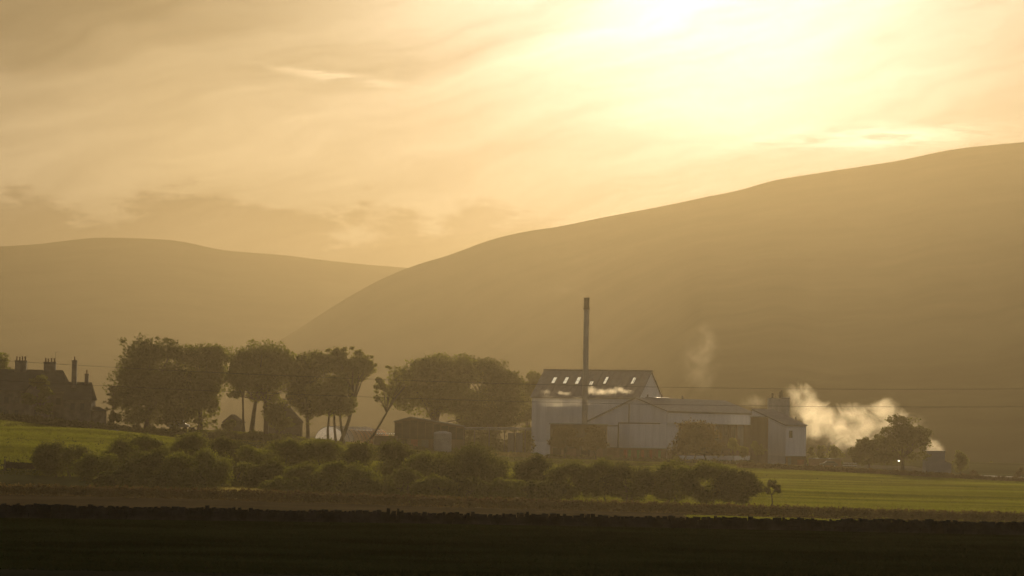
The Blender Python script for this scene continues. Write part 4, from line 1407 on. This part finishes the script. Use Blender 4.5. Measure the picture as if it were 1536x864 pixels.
chimney(17, 34, 541.5, 552, DH + 4.5, 1.2, 4, 533.5)
chimney(60.5, 78, 543.5, 553, DH + 4.5, 1.2, 4, 536)
chimney(107.5, 114.5, 542, 573, DH - .2, 1.0, 1, 534.5)
chimney(125.5, 131, 562, 574, DH + 1.4, .8, 1, 554.5)
ax_, az_ = hx(77.5), hz(77, 527.5)
aer = MB().tube([(ax_, DH + 4.5, hz(77, 545)), (ax_, DH + 4.5, az_)], [.035, .035], 5)
aer.tube([(ax_ - .9, DH + 4.5, az_ - .02), (ax_ + 1.1, DH + 4.5, az_ + .08)], [.03, .03], 5)
for k in range(6):
    x = ax_ - .8 + k * .35
    aer.tube([(x, DH + 4.2, az_ + .0), (x, DH + 4.8, az_ + .0)], [.015, .015], 4)
aer.build('aerial', M['steeldark'], house)
for (pxw, pyw, ww, hh_, y0) in [(10, 600, 6, 9, DH), (26, 600, 6, 9, DH), (59, 600, 8, 10, DH - 2.6), (59, 620, 8, 10, DH - 2.6), (88, 602, 6, 9, DH), (10, 620, 6, 10, DH), (26, 620, 6, 10, DH), (112, 610, 6, 9, DH - 2), (126, 610, 6, 9, DH - 2), (59, 580, 4, 6, DH - 2.6)]:
    x = hx(pxw); z = hz(pxw, pyw)
    wf = MB().box((x, y0 - .03, z), (ww * s_ + .2, .10, hh_ * s_ + .2)).build('window', M['wood'], house)
    for sx in (-1, 1):
        MB().box((x + sx * ww * s_ / 4, y0 - .09, z), (ww * s_ / 2 - .06, .03, hh_ * s_ - .08)).build('pane', M['glass'], wf)


# cottages behind the trees
def cottage(pxl, pxr, apex, ye, D, lab, dep=10):
    pl, pr, pp = P(pxl, ye, D), P(pxr, ye, D), P(*apex, D)
    zg_ = G((pxl + pxr) / 2, D).z
    t = thing('cottage', lab, 'cottage', (pp.x, D, zg_))
    W = pr.x - pl.x
    b, rfs = gable((pr.x, D), Vector((-1, 0, 0)), Vector((0, 1, 0)), W, dep, pr.x - pp.x, zg_ - 1, pr.z, pr.z, pp.z, .2)
    b.build('wall', M['slate'], t)
    for r in rfs: r.build('roof', M['slate'], t)
    for k in (-.22, .22):
        f = MB().box((pp.x + k * W, D - .04, zg_ + 1.6), (1.1, .1, 1.4)).build('window', M['wood'], t)
        MB().box((pp.x + k * W, D - .11, zg_ + 1.6), (.9, .03, 1.2)).build('pane', M['glass'], f)
    return t


cottage(398, 450, (424, 604), 633, 765, 'dark gabled cottage seen behind the trunks of the round-crowned tree')
cottage(334, 362, (347, 623), 634, 775, 'small far cottage roof glimpsed left of the bare trunks')


# vehicles
def vehicle(px, D, L, H, W, name, lab, cat, van=False, mp='carpaint', flip=1):
    g = G(px, D)
    t = thing(name, lab, cat, g)
    z = g.z
    prof = ([(-.5, .28), (-.5, .55), (-.46, 1.0), (.20, 1.0), (.34, .62), (.48, .52), (.5, .28)] if van else
            [(-.5, .30), (-.5, .58), (-.42, .66), (-.28, .98), (.12, 1.0), (.28, .68), (.47, .58), (.5, .30)])
    n = len(prof)
    mb = MB()
    mb.add([(g.x + flip * a * L, D - W / 2, z + b * H) for a, b in prof] + [(g.x + flip * a * L, D + W / 2, z + b * H) for a, b in prof],
           [tuple(range(n)), tuple(range(2 * n - 1, n - 1, -1))] + [(i, (i + 1) % n, (i + 1) % n + n, i + n) for i in range(n)])
    mb.build('body', M[mp], t)
    if not van:
        gw = MB()
        lo = [(-.34, .70), (.20, .70), (.10, .94), (-.26, .94)]
        gw.hexa([Vector((g.x + flip * a * L, D - W / 2 - .03, z + b * H)) for a, b in lo], [Vector((g.x + flip * a * L, D - W / 2 + .01, z + b * H)) for a, b in lo])
        gw.build('side_window', M['glass'], t)
    for a in (-.31, .31):
        for sgn in (-1, 1):
            yc = D + sgn * (W / 2 - .08)
            wh = MB().tube([(g.x + a * L, yc - .1, z + .32), (g.x + a * L, yc + .1, z + .32)], [.32, .32], 14).build('wheel', M['rubber'], t)
            MB().tube([(g.x + a * L, yc - .12, z + .32), (g.x + a * L, yc + .12, z + .32)], [.18, .18], 10).build('rim', M['steel'], wh)
    return t


vehicle(172, 652.5, 4.2, 1.5, 1.7, 'parked_car', 'silver car parked right of the stone house', 'car')
vehicle(268, 700, 4.8, 2.1, 1.9, 'parked_van', 'pale van parked under the dense trees', 'van', True, 'white2')
vehicle(1243, 742, 4.3, 1.5, 1.7, 'parked_car', 'car parked in front of the low yard wall', 'car', flip=-1, mp='steeldark')

# bird
q = P(289, 643, ND(505))
bird = thing('bird', 'small black bird flying just above the left bushes', 'bird', q)
MB().tube([q + Vector((-.24, 0, 0)), q + Vector((-.1, 0, .02)), q + Vector((.08, 0, .02)), q + Vector((.22, 0, .05)), q + Vector((.28, 0, .05))], [.02, .085, .09, .05, .01], 8).build('body', M['feather'], bird, smooth=True)
for sg in (-1, 1):
    wq = [q + Vector((-.10, sg * .04, .03)), q + Vector((.12, sg * .04, .03)), q + Vector((.02, sg * .34, .12)), q + Vector((-.12, sg * .55, .05))]
    mb = MB(); mb.hexa(wq, [p + Vector((0, 0, .02)) for p in wq]); mb.build('wing', M['feather'], bird)


# ------------------------------------------------------------------ overhead cables on poles outside the frame
def cable(pts, D, lab, r=.018):
    """pts: (px,py) list; goes through them with a slight sag"""
    ws = [P(px, py, D) for px, py in pts]
    out = []
    n = 60
    xs_ = [p.x for p in ws]; zs_ = [p.z for p in ws]
    co = np.polyfit(xs_, zs_, 2)
    for i in range(n + 1):
        x = xs_[0] + (xs_[-1] - xs_[0]) * i / n
        out.append(Vector((x, D, float(np.polyval(co, x)))))
    o = MB().tube(out, [r] * len(out), 5).build('overhead_cable', M['wire'], None, origin=out[0])
    props(o, lab, 'cable', 'overhead cables crossing the view')
    return out


DW = 330
c1_ = cable([(-60, 537), (110, 547), (300, 558), (640, 572), (1000, 581), (1300, 583), (1600, 583)], DW, 'upper overhead cable crossing the whole view')
c2_ = cable([(-60, 566), (150, 578), (230, 583), (450, 595), (800, 602), (1120, 606), (1600, 611)], DW, 'lower overhead cable crossing the whole view')
for a, b, lab in ((c1_[0], c2_[0], 'cable pole beyond the left edge'), (c1_[-1], c2_[-1], 'cable pole beyond the right edge')):
    x = (a.x + b.x) / 2; zg_ = Tz(x, DW)
    t = thing('cable_pole', lab, 'pole', (x, DW, zg_))
    MB().tube([(x, DW, zg_ - .5), (x, DW, max(a.z, b.z) + .6)], [.18, .12], 8).build('pole', M['wood'], t)


# ------------------------------------------------------------------ steam
def steam(name, label, blobs, D, density, nscale, seed, depth=1.0, cut=.5, amp=1.3, g=.72, group=None, col=(1, .89, .70), step=.5):
    s = D / F
    cs = [(P(x, y, D + dd), (rx * 1.45 * s, max(rx, ry) * s * depth * 1.3, ry * 1.45 * s), k) for x, y, rx, ry, k, dd in blobs]
    bm = bmesh.new()
    for c, r, k in cs:
        for i in range(10):
            for j in range(1, 6):
                a, b_ = 2 * math.pi * i / 10, math.pi * j / 6
                bm.verts.new(c + Vector((r[0] * 1.12 * math.cos(a) * math.sin(b_), r[1] * 1.12 * math.sin(a) * math.sin(b_), r[2] * 1.12 * math.cos(b_))))
    res = bmesh.ops.convex_hull(bm, input=bm.verts)
    bmesh.ops.delete(bm, geom=[v for v in bm.verts if not v.link_faces], context='VERTS')
    base = cs[0][0]
    for v in bm.verts: v.co -= base
    bmesh.ops.recalc_face_normals(bm, faces=bm.faces)
    me = bpy.data.meshes.new(name); bm.to_mesh(me); bm.free()
    m = bpy.data.materials.new(name + '_vapour')
    m.use_nodes = True
    t = NT(m.node_tree)
    t.n.clear()
    out = t.node('ShaderNodeOutputMaterial')
    tcn = t.node('ShaderNodeTexCoord')
    pos = tcn.outputs['Object']
    acc = None
    for c, r, k in cs:
        q = t.vm('SUBTRACT', pos, tuple(c - base))
        q = t.vm('DIVIDE', q, r)
        ln_ = t.m('MULTIPLY', t.m('SUBTRACT', 1.0, t.vm('LENGTH', q)), k)
        acc = ln_ if acc is None else t.m('SMOOTH_MAX', acc, ln_, .45)
    n1 = t.noise(t.vm('ADD', pos, (seed * 13.7, seed * 5.1, seed)), nscale, 8, .66, 1.2)
    n2 = t.m('MULTIPLY', t.m('SUBTRACT', n1, .5), amp * 2)
    dn = t.m('MULTIPLY', t.m('MAXIMUM', t.m('SUBTRACT', t.m('ADD', acc, n2), cut), 0.0), density)
    inside = t.ss(acc, 0.0, .12)
    dn = t.m('MULTIPLY', dn, inside)
    vs = t.node('ShaderNodeVolumePrincipled')
    vs.inputs['Color'].default_value = (*col, 1)
    vs.inputs['Anisotropy'].default_value = g
    t.put(vs.inputs['Density'], dn)
    t.l.new(vs.outputs[0], out.inputs['Volume'])
    m.cycles.volume_step_rate = step
    o = link(name, me, m)
    o.location = base
    props(o, label, 'steam', group, kind='stuff')
    return o


steam('steam', 'large bright cloud of steam drifting right of the white block',
      [(1196, 592, 18, 16, 1.0, 0), (1210, 610, 22, 20, 1.2, 0), (1232, 625, 28, 20, 1.2, 2), (1222, 645, 22, 18, 1.0, 0), (1258, 640, 28, 22, 1.3, 0), (1278, 652, 26, 20, 1.2, 0), (1300, 634, 26, 20, 1.3, 0),
       (1325, 616, 20, 18, 1.5, 0), (1336, 640, 26, 22, 1.1, 0), (1365, 645, 24, 20, .8, 0), (1275, 624, 20, 16, 1.0, 0), (1262, 668, 20, 12, .7, 0)], 800, .13, .20, 1, cut=.22, amp=1.4, depth=.6)
steam('steam', 'small puff of steam on the roof of the tank house',
      [(1398, 668, 12, 10, 1.4, 0), (1408, 673, 9, 6, 1.4, 0), (1386, 662, 12, 9, 1, 0)], 709, .10, .6, 2, cut=.2, amp=1.2)
steam('steam', 'faint wisp of steam rising above the long roof',
      [(1048, 560, 24, 22, .9, 0), (1052, 535, 26, 24, 1.0, 0), (1062, 512, 22, 20, 1.0, 0), (1050, 496, 14, 10, .9, 0)], 805, .014, .20, 3, cut=.36, amp=1.5)
steam('steam', 'thin steam behind the squat tower', [(1133, 602, 14, 10, 1.0, 0), (1120, 606, 12, 7, .8, 0)], 800, .035, .3, 4, cut=.2, amp=.9)
steam('steam', 'bright puffs of steam along the skylit roof eaves',
      [(888, 586, 8, 6, 1.3, 0), (903, 588, 12, 4.5, 1.3, 0), (918, 587, 10, 4, 1.2, 0), (929, 584, 8, 4.5, 1.5, 0), (941, 588, 8, 3, 1, 0)], 738, .20, .9, 5, cut=.22, amp=1.7, depth=.8)
steam('steam', 'dull steam hanging in front of the white wall beside the chimney',
      [(838, 612, 24, 14, 1.0, 0), (866, 606, 22, 12, .9, 0), (820, 600, 16, 8, .8, 0), (895, 622, 22, 14, 1.1, 0), (905, 612, 16, 9, 1, 0), (850, 628, 26, 9, .8, 0)], 736, .13, .25, 6, cut=.2, amp=.9, depth=.2)
steam('steam', 'low ghost of steam drifting over the skylight row end',
      [(818, 588, 10, 4, 1, 0), (845, 590, 14, 3.5, 1, 0)], 745, .35, .5, 7, cut=.3, amp=.9, depth=.3)
steam('smoke', 'very faint smoke trailing left from the chimney top',
      [(866, 440, 14, 5, 1, 0), (846, 434, 16, 6, .8, 0)], 742, .015, .4, 8, cut=.2, amp=.8, depth=.4)

# ------------------------------------------------------------------ haze
hm = bpy.data.materials.new('haze_air')
hm.use_nodes = True
ht = NT(hm.node_tree)
ht.n.clear()
ho = ht.node('ShaderNodeOutputMaterial')
hv = ht.node('ShaderNodeVolumePrincipled')
hv.inputs['Color'].default_value = (.161, .131, .083, 1)
hv.inputs['Density'].default_value = .00026
hv.inputs['Anisotropy'].default_value = .76
ht.l.new(hv.outputs[0], ho.inputs['Volume'])
zlow = min(v.co.z for o in (fg, gd) for v in o.data.vertices) - 1.0
hb = MB().box((0, 2750, (zlow + 340) / 2), (6800, 5940, 340 - zlow)).build('haze', hm)
props(hb, 'golden evening haze filling the valley', kind='stuff')
